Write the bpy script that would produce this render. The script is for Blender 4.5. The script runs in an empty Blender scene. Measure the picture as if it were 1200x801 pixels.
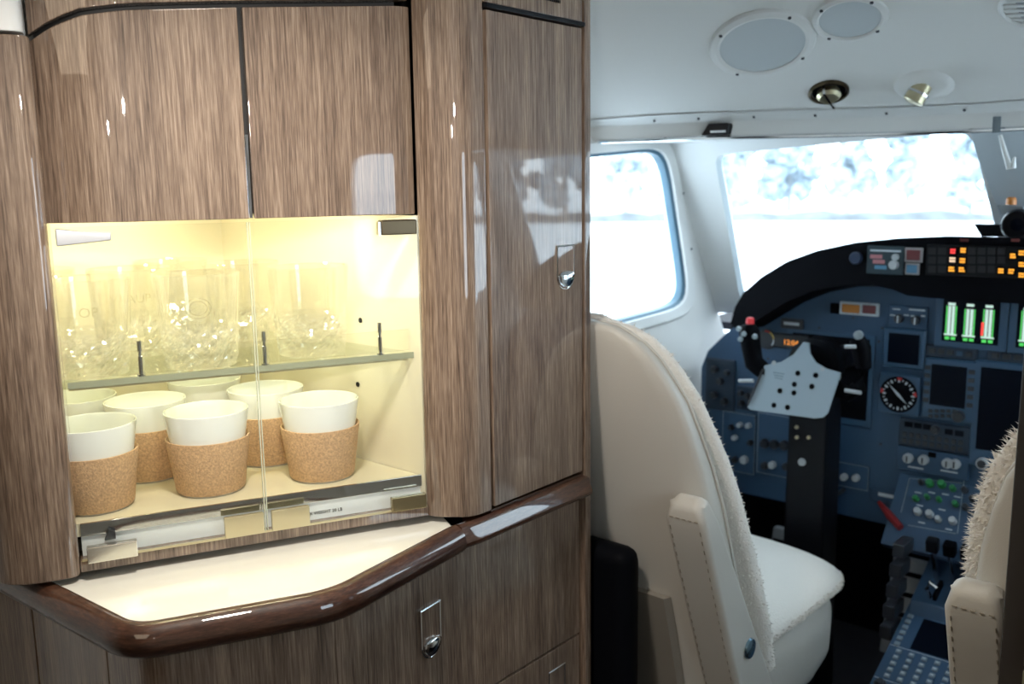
import bpy, bmesh, math, random
from math import sin, cos, pi, radians
from mathutils import Vector, Matrix
random.seed(7)
S = bpy.context.scene
COL = S.collection

# ------------------------------------------------------------------ camera
FPX, CXP, CYP = 1086.0, 600.0, 400.5
YAW, PIT, ROL = radians(41), radians(9.57), radians(.86)
CAM = Vector((0, 0, 1.15))
FWD = Vector((-sin(YAW) * cos(PIT), cos(YAW) * cos(PIT), -sin(PIT)))
_r0 = Vector((cos(YAW), sin(YAW), 0)); _u0 = _r0.cross(FWD)
RGT = _r0 * cos(ROL) - _u0 * sin(ROL)
UPV = _u0 * cos(ROL) + _r0 * sin(ROL)
cd = bpy.data.cameras.new('camera'); cam = bpy.data.objects.new('camera', cd); COL.objects.link(cam)
cam.matrix_world = Matrix(((RGT.x, UPV.x, -FWD.x, CAM.x), (RGT.y, UPV.y, -FWD.y, CAM.y), (RGT.z, UPV.z, -FWD.z, CAM.z), (0, 0, 0, 1)))
cd.sensor_width = 36; cd.lens = FPX / 1200 * 36; cd.clip_start = .01; cd.clip_end = 600
cd.dof.use_dof = True; cd.dof.focus_distance = 1.02; cd.dof.aperture_fstop = 5.6
S.camera = cam

# ------------------------------------------------------------------ world, lights, exposure
w = bpy.data.worlds.new('overcast_sky'); S.world = w; w.use_nodes = True
bg = w.node_tree.nodes['Background']; bg.inputs['Color'].default_value = (.74, .88, 1, 1); bg.inputs['Strength'].default_value = 6.6
S.view_settings.view_transform = 'Standard'; S.view_settings.look = 'None'
S.view_settings.exposure = 0.0; S.view_settings.gamma = 1; S.view_settings.use_curve_mapping = False
S.cycles.use_denoising = True
S.cycles.transparent_max_bounces = 32; S.cycles.max_bounces = 14; S.cycles.transmission_bounces = 14
S.cycles.sample_clamp_indirect = 6

def area(name, loc, target, size, power, color, shape='RECTANGLE', sy=None):
    l = bpy.data.lights.new(name, 'AREA'); l.energy = power; l.color = color; l.shape = shape; l.size = size
    if sy: l.size_y = sy
    o = bpy.data.objects.new(name, l); COL.objects.link(o); o.location = loc
    o.rotation_euler = (Vector(target) - Vector(loc)).to_track_quat('-Z', 'Y').to_euler()
    return o
WARM = (1, .80, .58)
FLASH_SPOTS = [((.255, -.12, 1.335), .05), ((.255, -.48, 1.30), .05)]             # added spots behind the camera, standing in for its flash
area('cabin_fill_light', (-.35, -.55, 1.487), (-.45, -.4, 0), .5, 3, WARM, 'RECTANGLE', .9)  # added fill light, brightens the cabin from the unseen ceiling
for (p, sz) in FLASH_SPOTS:
    l = bpy.data.lights.new('flash_stand_in', 'SPOT'); l.energy = (38, 16)[FLASH_SPOTS.index((p, sz))]; l.color = (1, .93, .84); l.shadow_soft_size = .014; l.spot_size = radians(42); l.spot_blend = 1
    o = bpy.data.objects.new('flash_stand_in', l); COL.objects.link(o); o.location = p
    o.rotation_euler = (Vector((-.80, .62, 1.20)) - Vector(p)).to_track_quat('-Z', 'Y').to_euler()

GALLEY = (-.56, .40, 1.515)                                                 # added unseen light that brightens the galley counter
gl0 = area('counter_fill_light', (GALLEY[0], GALLEY[1], 1.5), (GALLEY[0] - .1, GALLEY[1] + .05, 0), .09, 3.3, (1, .93, .83), 'DISK')
gl0.data.spread = radians(120)
# ------------------------------------------------------------------ helpers
def P(px, py, p0, n):                      # the point of a real plane that photo pixel px, py shows
    d = FWD + RGT * ((px - CXP) / FPX) + UPV * ((CYP - py) / FPX)
    n = Vector(n)
    return CAM + d * ((Vector(p0) - CAM).dot(n) / d.dot(n))
def PX(px, py, X): return P(px, py, (X, 0, 0), (1, 0, 0))
def PY(px, py, Y): return P(px, py, (0, Y, 0), (0, 1, 0))
def PZ(px, py, Z): return P(px, py, (0, 0, Z), (0, 0, 1))
CEN = -.43                                 # aircraft centre line
def mir(v): return Vector((2 * CEN - v[0], v[1], v[2]))
A25 = radians(25); FD = Vector((sin(A25), cos(A25), 0)); FB = Vector((-cos(A25), sin(A25), 0)); FP0 = Vector((-.833, .547, 0))
def FA(s, dep, z): return FP0 + FD * s + FB * dep + Vector((0, 0, z))     # display front: along, inward, height

class G:
    def __init__(s): s.v = []; s.f = []
    def add(s, vs, fs):
        o = len(s.v); s.v += [Vector(a) for a in vs]; s.f += [tuple(i + o for i in f) for f in fs]; return s
    def hexa(s, c8): return s.add(c8, [(0, 3, 2, 1), (4, 5, 6, 7), (0, 1, 5, 4), (1, 2, 6, 5), (2, 3, 7, 6), (3, 0, 4, 7)])
    def box(s, lo, hi):
        x0, y0, z0 = lo; x1, y1, z1 = hi
        return s.hexa([(x0, y0, z0), (x1, y0, z0), (x1, y1, z0), (x0, y1, z0), (x0, y0, z1), (x1, y0, z1), (x1, y1, z1), (x0, y1, z1)])
    def obox(s, c, ax, ay, az):            # centre and half-axis vectors
        c = Vector(c); ax = Vector(ax); ay = Vector(ay); az = Vector(az)
        return s.hexa([c - ax - ay - az, c + ax - ay - az, c + ax + ay - az, c - ax + ay - az, c - ax - ay + az, c + ax - ay + az, c + ax + ay + az, c - ax + ay + az])
    def loft(s, rings, closed=True, caps=True):
        n = len(rings[0]); vs = [p for r in rings for p in r]; fs = []
        for i in range(len(rings) - 1):
            for j in range(n if closed else n - 1):
                k = (j + 1) % n
                fs.append((i * n + j, i * n + k, (i + 1) * n + k, (i + 1) * n + j))
        if caps and closed:
            fs.append(tuple(range(n))); fs.append(tuple((len(rings) - 1) * n + j for j in range(n)))
        return s.add(vs, fs)
    def prism(s, poly, fn, h0, h1):        # polygon (a, b) pushed from h0 to h1 by fn(a, b, h)
        return s.loft([[fn(a, b, h0) for a, b in poly], [fn(a, b, h1) for a, b in poly]])
    def lathe(s, prof, M, n=32):           # prof (r, z), M places it
        return s.loft([[M @ Vector((r * cos(2 * pi * j / n), r * sin(2 * pi * j / n), z)) for j in range(n)] for r, z in prof], True, True)
    def tube(s, pts, r, n=8, closed=False):
        pts = [Vector(p) for p in pts]; rings = []
        up = Vector((0, 0, 1)); m = len(pts)
        for i, p in enumerate(pts):
            if closed: t = pts[(i + 1) % m] - pts[i - 1]
            else: t = pts[min(i + 1, m - 1)] - pts[max(i - 1, 0)]
            t.normalize()
            a = t.cross(up)
            if a.length < .05: a = t.cross(Vector((1, 0, 0)))
            a.normalize(); b = t.cross(a)
            rr = r[i] if isinstance(r, (list, tuple)) else r
            rings.append([p + a * (rr * cos(2 * pi * j / n)) + b * (rr * sin(2 * pi * j / n)) for j in range(n)])
        if closed:
            rings.append(rings[0]); return s.loft(rings, True, False)
        return s.loft(rings)
    def grid(s, fn, nu, nv):
        return s.add([fn(i / nu, j / nv) for i in range(nu + 1) for j in range(nv + 1)],
                     [(i * (nv + 1) + j, (i + 1) * (nv + 1) + j, (i + 1) * (nv + 1) + j + 1, i * (nv + 1) + j + 1) for i in range(nu) for j in range(nv)])
    def slab(s, fn, nu, nv, th):           # fn(u, v, t) -> point at depth t; closed slab
        a = []
        def q(i, j, t): return fn(i / nu, j / nv, t)
        W = nv + 1; N = (nu + 1) * W
        vs = [q(i, j, 0) for i in range(nu + 1) for j in range(W)] + [q(i, j, th) for i in range(nu + 1) for j in range(W)]
        fs = []
        for i in range(nu):
            for j in range(nv):
                a0 = i * W + j
                fs.append((a0, a0 + W, a0 + W + 1, a0 + 1)); fs.append((N + a0, N + a0 + 1, N + a0 + W + 1, N + a0 + W))
        per = [i * W for i in range(nu + 1)] + [nu * W + j for j in range(1, W)] + [i * W + nv for i in range(nu - 1, -1, -1)] + [j for j in range(nv - 1, 0, -1)]
        for k in range(len(per)):
            a_, b_ = per[k], per[(k + 1) % len(per)]
            fs.append((a_, b_, N + b_, N + a_))
        return s.add(vs, fs)
    def mesh(s, name, bevel=0, seg=2, smooth=35, weld=False, inward=False):
        bm = bmesh.new()
        vv = [bm.verts.new(p) for p in s.v]
        for f in s.f:
            try: bm.faces.new([vv[i] for i in f])
            except ValueError: pass
        if weld: bmesh.ops.remove_doubles(bm, verts=bm.verts, dist=1e-5)
        bmesh.ops.recalc_face_normals(bm, faces=bm.faces)
        if bevel:
            es = [e for e in bm.edges if len(e.link_faces) == 2 and e.calc_face_angle(0) > radians(28)]
            bmesh.ops.bevel(bm, geom=es, offset=bevel, segments=seg, profile=.5, affect='EDGES', clamp_overlap=True)
        me = bpy.data.meshes.new(name); bm.to_mesh(me); bm.free()
        if smooth is not None:
            me.shade_smooth(); me.set_sharp_from_angle(angle=radians(smooth))
        return me
    def build(s, name, mat, parent=None, **k):
        me = s.mesh(name, **k); me.materials.append(mat)
        o = put(name, me, parent)
        if k.get('bevel') and k.get('smooth', 35) is not None:
            wn = o.modifiers.new('weighted_normal', 'WEIGHTED_NORMAL'); wn.keep_sharp = True; wn.weight = 90
        return o
def put(name, me, parent=None):
    o = bpy.data.objects.new(name, me); COL.objects.link(o)
    if parent is not None:
        o.parent = parent; o.matrix_parent_inverse = world_of(parent).inverted()
    return o
def world_of(o):
    m = o.matrix_basis.copy()
    return (world_of(o.parent) @ o.matrix_parent_inverse @ m) if o.parent else m
def tag(o, label, cat, group=None, kind=None):
    o['label'] = label; o['category'] = cat
    if group: o['group'] = group
    if kind: o['kind'] = kind
    return o
def thing(name, label, cat, loc=(0, 0, 0), group=None):
    o = bpy.data.objects.new(name, None); COL.objects.link(o); o.location = loc; o.empty_display_size = .02
    return tag(o, label, cat, group)
def struct(o): o['kind'] = 'structure'; return o
def stext(name, body, M, size, mat, parent=None, align='CENTER', warp=None, depth=.0002):
    cu = bpy.data.curves.new(name, 'FONT'); cu.body = body; cu.size = size; cu.align_x = align; cu.align_y = 'CENTER'; cu.extrude = depth; cu.resolution_u = 3
    t = bpy.data.objects.new(name + '_src', cu); COL.objects.link(t)
    dg = bpy.context.evaluated_depsgraph_get()
    me = bpy.data.meshes.new_from_object(t.evaluated_get(dg)); me.name = name
    bpy.data.objects.remove(t)
    for v in me.vertices: v.co = warp(v.co) if warp else M @ v.co
    me.materials.clear(); me.materials.append(mat)
    return put(name, me, parent)
def frame(o, x, y):                         # matrix with given local x and y axes
    x = Vector(x).normalized(); y = Vector(y).normalized(); z = x.cross(y)
    return Matrix(((x.x, y.x, z.x, o[0]), (x.y, y.y, z.y, o[1]), (x.z, y.z, z.z, o[2]), (0, 0, 0, 1)))
def interp(x, tab):
    if x <= tab[0][0]: return tab[0][1]
    for (a, b), (c, d) in zip(tab, tab[1:]):
        if x <= c: return b + (d - b) * (x - a) / (c - a)
    return tab[-1][1]
def roundpoly(pts, r, n=6):                 # round the corners of a 2-D polygon / open path (closed)
    out = []; m = len(pts)
    for i in range(m):
        p = Vector(pts[i]); a = Vector(pts[i - 1]) - p; b = Vector(pts[(i + 1) % m]) - p
        rr = r[i] if isinstance(r, (list, tuple)) else r
        if rr <= 0: out.append(tuple(p)); continue
        k = min(rr, a.length * .48, b.length * .48); a.normalize(); b.normalize()
        for j in range(n + 1):
            t = j / n
            q = (p + a * k) * (1 - t) ** 2 + p * (2 * t * (1 - t)) + (p + b * k) * t ** 2
            out.append(tuple(q))
    return out
def roundpath(pts, rs, n=8):
    out = [tuple(pts[0])]
    for i in range(1, len(pts) - 1):
        p = Vector(pts[i]); a = Vector(pts[i - 1]) - p; b = Vector(pts[i + 1]) - p
        k = min(rs[i], a.length * .48, b.length * .48); a.normalize(); b.normalize()
        for j in range(n + 1):
            t = j / n; out.append(tuple((p + a * k) * (1 - t) ** 2 + p * (2 * t * (1 - t)) + (p + b * k) * t ** 2))
    out.append(tuple(pts[-1])); return out
def offset_path(pts, d):                    # open 2-D path pushed d to its right
    out = []
    for i, p in enumerate(pts):
        a = Vector(pts[max(i - 1, 0)]); b = Vector(pts[min(i + 1, len(pts) - 1)])
        t = (b - a).normalized(); out.append((p[0] + t.y * d, p[1] - t.x * d))
    return out

# ------------------------------------------------------------------ materials
MATS = {}
def mat(name, col=(.5, .5, .5), rough=.5, metal=0, coat=0, emit=None, es=0, bump=None, bscale=200, spec=.5, var=0, vscale=30, coatr=.03):
    if name in MATS: return MATS[name]
    m = bpy.data.materials.new(name); m.use_nodes = True; nt = m.node_tree; b = nt.nodes['Principled BSDF']
    b.inputs['Base Color'].default_value = (*col, 1); b.inputs['Roughness'].default_value = rough; b.inputs['Metallic'].default_value = metal
    b.inputs['Specular IOR Level'].default_value = spec
    b.inputs['Coat Weight'].default_value = coat; b.inputs['Coat Roughness'].default_value = coatr
    if emit: b.inputs['Emission Color'].default_value = (*emit, 1); b.inputs['Emission Strength'].default_value = es
    if bump or var:
        tc = nt.nodes.new('ShaderNodeTexCoord')
    if var:
        nz = nt.nodes.new('ShaderNodeTexNoise'); nz.inputs['Scale'].default_value = vscale; nz.inputs['Detail'].default_value = 4
        nt.links.new(tc.outputs['Object'], nz.inputs['Vector'])
        rp = nt.nodes.new('ShaderNodeValToRGB'); rp.color_ramp.elements[0].position = .3; rp.color_ramp.elements[1].position = .7
        rp.color_ramp.elements[0].color = (*[c * (1 - var) for c in col], 1); rp.color_ramp.elements[1].color = (*[min(1, c * (1 + var)) for c in col], 1)
        nt.links.new(nz.outputs['Fac'], rp.inputs['Fac']); nt.links.new(rp.outputs['Color'], b.inputs['Base Color'])
    if bump:
        nb = nt.nodes.new('ShaderNodeTexNoise'); nb.inputs['Scale'].default_value = bscale; nb.inputs['Detail'].default_value = 3
        nt.links.new(tc.outputs['Object'], nb.inputs['Vector'])
        bp = nt.nodes.new('ShaderNodeBump'); bp.inputs['Strength'].default_value = bump; bp.inputs['Distance'].default_value = .002
        nt.links.new(nb.outputs['Fac'], bp.inputs['Height']); nt.links.new(bp.outputs['Normal'], b.inputs['Normal'])
    MATS[name] = m; return m
def wood(name, dark, mid, light, scale=(1, 1, .02), along=None, coat=1.0):
    m = bpy.data.materials.new(name); m.use_nodes = True; nt = m.node_tree; b = nt.nodes['Principled BSDF']; L = nt.links
    g = nt.nodes.new('ShaderNodeNewGeometry'); mp = nt.nodes.new('ShaderNodeMapping'); mp.inputs['Scale'].default_value = scale
    if along: mp.inputs['Rotation'].default_value = along
    L.new(g.outputs['Position'], mp.inputs['Vector'])
    def noise(sc, det, dist=0):
        n = nt.nodes.new('ShaderNodeTexNoise'); n.inputs['Scale'].default_value = sc; n.inputs['Detail'].default_value = det; n.inputs['Distortion'].default_value = dist
        L.new(mp.outputs['Vector'], n.inputs['Vector']); return n.outputs['Fac']
    n1, n2, n3 = noise(50, 3, .3), noise(480, 4, .2), noise(1500, 2)
    a = nt.nodes.new('ShaderNodeMath'); a.operation = 'MULTIPLY_ADD'; L.new(n1, a.inputs[0]); a.inputs[1].default_value = .28
    c = nt.nodes.new('ShaderNodeMath'); c.operation = 'MULTIPLY_ADD'; L.new(n2, c.inputs[0]); c.inputs[1].default_value = .40
    d = nt.nodes.new('ShaderNodeMath'); d.operation = 'MULTIPLY'; L.new(n3, d.inputs[0]); d.inputs[1].default_value = .32
    L.new(d.outputs[0], c.inputs[2]); L.new(c.outputs[0], a.inputs[2])
    r = nt.nodes.new('ShaderNodeValToRGB'); e = r.color_ramp.elements
    e[0].position = .36; e[0].color = (*dark, 1); e[1].position = .64; e[1].color = (*light, 1)
    k = e.new(.5); k.color = (*mid, 1)
    L.new(a.outputs[0], r.inputs['Fac']); L.new(r.outputs['Color'], b.inputs['Base Color'])
    b.inputs['Roughness'].default_value = .45; b.inputs['Coat Weight'].default_value = coat; b.inputs['Coat Roughness'].default_value = .015; b.inputs['Coat IOR'].default_value = 1.68
    b.inputs['Specular IOR Level'].default_value = .2
    return m
def pane(name, tint=(1, 1, 1), refl=.9, rough=.0):
    m = bpy.data.materials.new(name); m.use_nodes = True; nt = m.node_tree; nt.nodes.clear(); N = nt.nodes.new; L = nt.links.new
    o = N('ShaderNodeOutputMaterial'); t = N('ShaderNodeBsdfTransparent'); gl = N('ShaderNodeBsdfGlossy'); mx = N('ShaderNodeMixShader')
    ge = N('ShaderNodeNewGeometry'); dt = N('ShaderNodeVectorMath'); dt.operation = 'DOT_PRODUCT'; L(ge.outputs['Normal'], dt.inputs[0]); L(ge.outputs['Incoming'], dt.inputs[1])
    def mth(op, a, b=None):
        k = N('ShaderNodeMath'); k.operation = op
        for i, v in enumerate((a, b)):
            if v is None: continue
            if isinstance(v, (int, float)): k.inputs[i].default_value = v
            else: L(v, k.inputs[i])
        return k.outputs[0]
    fr = mth('ADD', mth('MULTIPLY', mth('POWER', mth('SUBTRACT', 1.0, mth('ABSOLUTE', dt.outputs['Value'])), 5.0), .96), .04)
    t.inputs['Color'].default_value = (*tint, 1); gl.inputs['Roughness'].default_value = rough; gl.inputs['Color'].default_value = (refl, refl, refl, 1)
    L(fr, mx.inputs[0]); L(t.outputs[0], mx.inputs[1]); L(gl.outputs[0], mx.inputs[2]); L(mx.outputs[0], o.inputs['Surface'])
    return m
def crystal(name, f0=.09, tl=.035):
    m = pane(name, (.985, .985, .97), 1.0, .02); nt = m.node_tree
    mx = [n for n in nt.nodes if n.type == 'MIX_SHADER'][0]; out = [n for n in nt.nodes if n.type == 'OUTPUT_MATERIAL'][0]
    for n in nt.nodes:
        if n.type == 'MATH' and n.operation == 'ADD': n.inputs[1].default_value = f0
        if n.type == 'MATH' and n.operation == 'POWER': n.inputs[1].default_value = 3.2
    tr = nt.nodes.new('ShaderNodeBsdfTranslucent'); tr.inputs['Color'].default_value = (1, 1, .96, 1)
    m2 = nt.nodes.new('ShaderNodeMixShader'); m2.inputs[0].default_value = tl
    nt.links.new(mx.outputs[0], m2.inputs[1]); nt.links.new(tr.outputs[0], m2.inputs[2]); nt.links.new(m2.outputs[0], out.inputs['Surface'])
    return m
WALNUT = wood('walnut_veneer', (.060, .037, .026), (.190, .131, .094), (.36, .270, .200), scale=(1, 1, .03))
RIMW = wood('walnut_rim', (.020, .008, .005), (.050, .020, .011), (.095, .042, .023), scale=(.12, .12, 1))
CREAM = mat('cream_liner', (.80, .75, .59), .35, coat=.3)
COUNTER = mat('cream_counter', (.83, .81, .72), .12, coat=1.0)
BLACKGAP = mat('black_gap', (.004, .004, .005), .6)
CHROME = mat('chrome', (.78, .79, .80), .12, 1)
BRASS = mat('tan_metal', (.62, .55, .36), .28, .8)
BRONZE = mat('dark_bronze', (.10, .075, .045), .3, .9)
PORC = mat('white_porcelain', (.86, .88, .86), .12, coat=.6)
CORK = mat('cork', (.56, .36, .205), .85, bump=.45, bscale=600, var=.27, vscale=430)
GLASSP = pane('door_glass', (.985, .99, .975), .55)
SHELFG = pane('shelf_glass', (.95, .98, .94), .8)
EDGEG = mat('green_glass_edge', (.34, .36, .26), .12, .0, coat=1)
CRYST = crystal('cut_crystal'); CRYSTC = crystal('cut_crystal_facets', .20, .10)  # facet copy made whiter and shinier to imitate caustic sparkle
ETCH = pane('etched_glass', (.93, .93, .88), 1.0, .6)
LEATH = mat('cream_leather', (.63, .60, .545), .42, bump=.15, bscale=700)
LEATHS = mat('leather_stitch', (.34, .30, .24), .6)
WOOL = mat('sheepskin', (.92, .875, .81), .95, bump=.9, bscale=260, spec=.1)
HEADL = mat('pale_headliner', (.80, .80, .78), .65)
TRIMG = mat('pale_trim_plastic', (.78, .79, .78), .45)
PANELB = mat('blue_grey_panel', (.032, .080, .158), .5)
PANELD = mat('dark_blue_panel', (.016, .034, .062), .5)
BEZEL = mat('bezel_blue', (.038, .092, .170), .4)
BLACK = mat('matte_black', (.003, .0035, .0055), .6, spec=.06)
BLACKS = mat('satin_black', (.006, .007, .010), .35, spec=.2)
SCREEN = mat('dark_screen', (.002, .004, .010), .3, spec=.08)
KNOB = mat('knob_dark', (.03, .035, .045), .35)
KNOBW = mat('knob_pale', (.50, .54, .57), .35)
PRINT = mat('white_print', (.62, .70, .76), .6)
ALU = mat('pale_blue_plate', (.42, .52, .60), .42, .35)
GASK = mat('blue_grey_gasket', (.10, .20, .28), .4)
CARPET = mat('dark_carpet', (.02, .02, .025), .95)
def glow(name, c, s): return mat(name, (c[0] * .3, c[1] * .3, c[2] * .3), .4, emit=c, es=s)
G_GREEN = glow('screen_green', (.10, .75, .14), .8); G_WHITE = glow('screen_white', (.70, .95, .85), .75); G_RED = glow('lamp_red', (1, .06, .06), 1.3)
G_AMBER = glow('lamp_amber', (1, .42, .04), 1.3); G_ORANGE = glow('digit_orange', (1, .35, .06), 1.2); G_DRED = mat('unlit_red_cap', (.16, .035, .04), .4); G_BLUE = mat('blue_cap', (.08, .22, .36), .4)
AMBERCAP = mat('amber_cap', (.55, .20, .02), .4); REDP = mat('red_plastic', (.5, .02, .02), .35); GRNCAP = mat('green_cap', (.03, .25, .08), .35)
# ================================================================== the setting
struct(G().box((-1.4, -1.7, -.03), (.6, 2.5, 0)).build('floor', CARPET))
def sx(Y): return -1.15 + .1158 * (Y - 1.0)                 # cockpit side wall, narrowing forward
TH = Vector((-.03, 0, 0))
def ringwall(g, outer, inner, m=16, n=7.0, reveal=None):
    """quad outer / inner given as functions of (a, b) in [-1, 1]^2; returns the inner contour"""
    sq = []
    for k in range(m): sq.append((-1 + 2 * k / m, -1))
    for k in range(m): sq.append((1, -1 + 2 * k / m))
    for k in range(m): sq.append((1 - 2 * k / m, 1))
    for k in range(m): sq.append((-1, 1 - 2 * k / m))
    O = [outer(a, b) for a, b in sq]; I = []
    for a, b in sq:
        r = (abs(a) ** n + abs(b) ** n) ** (-1 / n); I.append(inner(a * r, b * r))
    g.loft([O, I] + ([[p + reveal for p in I]] if reveal is not None else []), True, False)
    return I
def bil(c):                                                   # c = BL, BR, TR, TL
    c = [Vector(p) for p in c]
    return lambda a, b: (c[0] * (1 - a) * (1 - b) + c[1] * (1 + a) * (1 - b) + c[2] * (1 + a) * (1 + b) + c[3] * (1 - a) * (1 + b)) / 4
def grow(c, k):
    c = [Vector(p) for p in c]; m = sum(c, Vector()) / 4
    return [m + (p - m) * k for p in c]
A_, N_ = (-1.15, 1.0, 0), (.95, -.11, 0)
sideq = [P(655, 398, A_, N_), P(808, 357, A_, N_), P(781, 172, A_, N_), P(655, 184, A_, N_)]
def winbits(n, I, inner, normal, mirror, lip=.018, depth=.012, offs=.022):
    mm = mir if mirror else (lambda v: Vector(v))
    nn = Vector(normal)
    w = len(I)
    cen = sum(I, Vector()) / w
    def sc(k, d, L=I): return [mm(cen + (p - cen) * k + nn * d) for p in L]
    ro = struct(G().loft([sc(1.0, 0), sc(.965, -.004), sc(.955, -.02), sc(1.0, -.022)], True, False).build('window_%d' % n, GASK))
    G().loft([sc(1.0, -.001), sc(1.005, .006), sc(1.12, .008), sc(1.16, .0), sc(1.16, -.004)], True, False).build('window_frame', TRIMG, ro)
    g = G(); g.add(sc(.97, -.012) + sc(.97, -.016), [tuple(range(w)), tuple(range(2 * w - 1, w - 1, -1))])
    g.build('pane', pane('window_pane_%d' % n, (.98, 1, 1), .6), ro, smooth=None)
    return ro, sc
def side(mirror):
    mm = mir if mirror else (lambda v: Vector(v))
    g = G()
    outer = bil([(sx(.99), .99, .80), (sx(1.96), 1.96, .80), (sx(1.74), 1.74, 1.235), (sx(.99), .99, 1.235)])
    inner = bil(sideq)
    I = ringwall(g, outer, inner, reveal=TH)
    g.add([(sx(.99), .99, 0), (sx(2.4), 2.4, 0), (sx(2.4), 2.4, .80), (sx(1.96), 1.96, .8), (sx(.99), .99, .80)], [(0, 1, 2, 3, 4)])
    g.add([(sx(.99), .99, 1.235), (sx(2.0), 2.0, 1.235), (sx(2.0), 2.0, 1.62), (sx(.99), .99, 1.62)], [(0, 1, 2, 3)])
    g.add([(sx(.99), .99, 0), (sx(.99), .99, 1.62), (-1.2, .99, 1.62), (-1.2, .99, 0)], [(0, 1, 2, 3)])
    g.v = [mm(p) for p in g.v]
    struct(g.build('wall_cockpit_right' if mirror else 'wall_cockpit_left', HEADL, smooth=30))
    ro, sc = winbits(2 if mirror else 1, I, inner, (.99, -.115, 0), mirror)
    for k in (22, 27, 36, 50):
        p = sc(1.13, .0085)[k]
        G().lathe([(.0, 0), (.003, 0), (.002, .0015), (.0, .0018)], frame(p, (0, 1, 0), (0, 0, 1)), 8).build('screw', KNOB, ro)
side(False); side(True)
# windscreen halves
WC = [(sx(1.93) + .0, 1.93, .85), (CEN, 2.22, .90), (CEN, 1.775, 1.235), (sx(1.74), 1.74, 1.235)]
WQ = bil(WC)
def uvq(c):
    f = bil([(a, b, 0) for a, b in c]); return lambda a, b: WQ(*((lambda t: (t.x * 2 - 1, t.y * 2 - 1))(f(a, b))))
for mirror in (False, True):
    mm = mir if mirror else (lambda v: Vector(v))
    g = G(); inn = uvq([(.085, .05), (.915, .05), (.928, .992), (.150, .925)])
    I = ringwall(g, WQ, inn, m=24, n=20, reveal=Vector((-.005, .03, .012)))
    g.v = [mm(p) for p in g.v]
    struct(g.build('wall_windscreen_right' if mirror else 'wall_windscreen_left', TRIMG, smooth=40))
    cen = sum(I, Vector()) / len(I)
    R1 = [mm(p) for p in I]; R2 = [mm(p + (cen - p) * .02 + Vector((0, .012, .006))) for p in I]; R3 = [mm(p + Vector((0, .025, .01))) for p in I]
    ro = struct(G().loft([R1, R2, R3], True, False).build('window_%d' % (4 if mirror else 3), mat('pale_window_seal', (.62, .70, .74), .5)))
    g = G(); k = len(I)
    for e, d in ((0, .014), (1, .020)):
        o = len(g.v)
        vs = [mm(p + Vector((0, d, d * .4))) for p in I]
        g.add(vs + [mm(cen + Vector((0, d, d * .4)))], [(i, (i + 1) % k, k) for i in range(k)])
    g.build('pane', pane('windscreen_pane_%d' % mirror, (.98, 1, 1), .5), ro, smooth=60)
# centre post
g = G()
def post(a, b):
    v = b; p0 = WQ(1, v * 2 - 1)
    x = (a - .5) * 2
    return Vector((CEN + x * .047, p0.y - .012 * (1 - x * x) - .006, p0.z))
g.grid(post, 8, 6); struct(g.build('trim_1', mat('grey_post', (.50, .55, .58), .5), smooth=50))
# overhead: rail, band, sloping panel, flat part
YR = [(0, 1.752), (.1, 1.745), (.2, 1.70), (.3, 1.635), (.4, 1.565), (.5, 1.525), (.66, 1.50)]
def yr(x):
    d = abs(x - CEN)
    return sum(interp(d + k * .03, YR) for k in (-2, -1, 0, 1, 2)) / 5
def zsag(x): return -.03 * (abs(x - CEN) / .65) ** 4
def ceil_pt(x, t):
    """t: metres along the section, 0 at the chrome rail, growing aft"""
    Y0 = yr(x)
    if t <= .03: return Vector((x, Y0 - t * .35, 1.232 + t * .95))
    q = t - .03; Y = Y0 - .0105 - q * .9
    z = 1.2605 + .43 * q
    if z > 1.44: z = 1.44 + .075 * (1 - math.exp(-(z - 1.44) / .075))
    return Vector((x, Y, z + zsag(x) * min(1, q * 3)))
TS = [0, .006, .02, .0295, .0305, .05, .08, .12, .17, .23, .3, .37, .45, .55, .65, .75]
XS = [CEN + .74 * (i / 24 - 1) for i in range(49)]
g = G(); g.loft([[ceil_pt(x, t) for x in XS] for t in TS], False, False)
struct(g.build('ceiling_cockpit', HEADL, smooth=25))
g = G(); g.loft([[Vector((x, yr(x), 1.232)) for x in XS], [Vector((x, max(interp(abs(x - CEN), [(0, 1.775), (.66, 1.75)]), yr(x)), 1.233)) for x in XS], [Vector((x, 1.84, 1.26)) for x in XS]], False, False)
struct(g.build('trim_2', HEADL, smooth=30))
struct(G().tube([Vector((x, yr(x) + .001, 1.2315)) for x in XS[3:46]], .0042, 8).build('trim_3', CHROME))
# thin lip that borders the overhead panel, with its screws
g = G(); lipo = struct(g.loft([[ceil_pt(x, t) + Vector((0, -.0015, -.0018)) for x in XS] for t in (.031, .033, .062, .064)], False, False).build('trim_4', TRIMG, smooth=25))
for px in (698, 780, 867, 955, 1055, 1165):
    q = PZ(px, 128, 1.275); p = ceil_pt(q.x, .048) + Vector((0, -.004, -.004))
    G().lathe([(0, 0), (.0028, 0), (.002, .0015), (0, .0016)], frame(p, (1, 0, 0), (0, .43, -.9)), 8).build('screw', KNOB, lipo)
# front bulkhead of the foot well
struct(G().box((-1.2, 2.3, 0), (.4, 2.33, .80)).build('wall_footwell', BLACK))
struct(G().box((-1.2, 2.12, .78), (.34, 2.33, .80)).build('trim_5', BLACK))
g = G().loft([[Vector((sx(y) + o, y, z)) for y in (1.30, 1.6, 1.9, 2.31)] for o, z in ((.002, 0), (.014, .01), (.014, .60), (.002, .61))], False, False)
struct(g.build('trim_6', BLACK, smooth=30))
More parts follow.
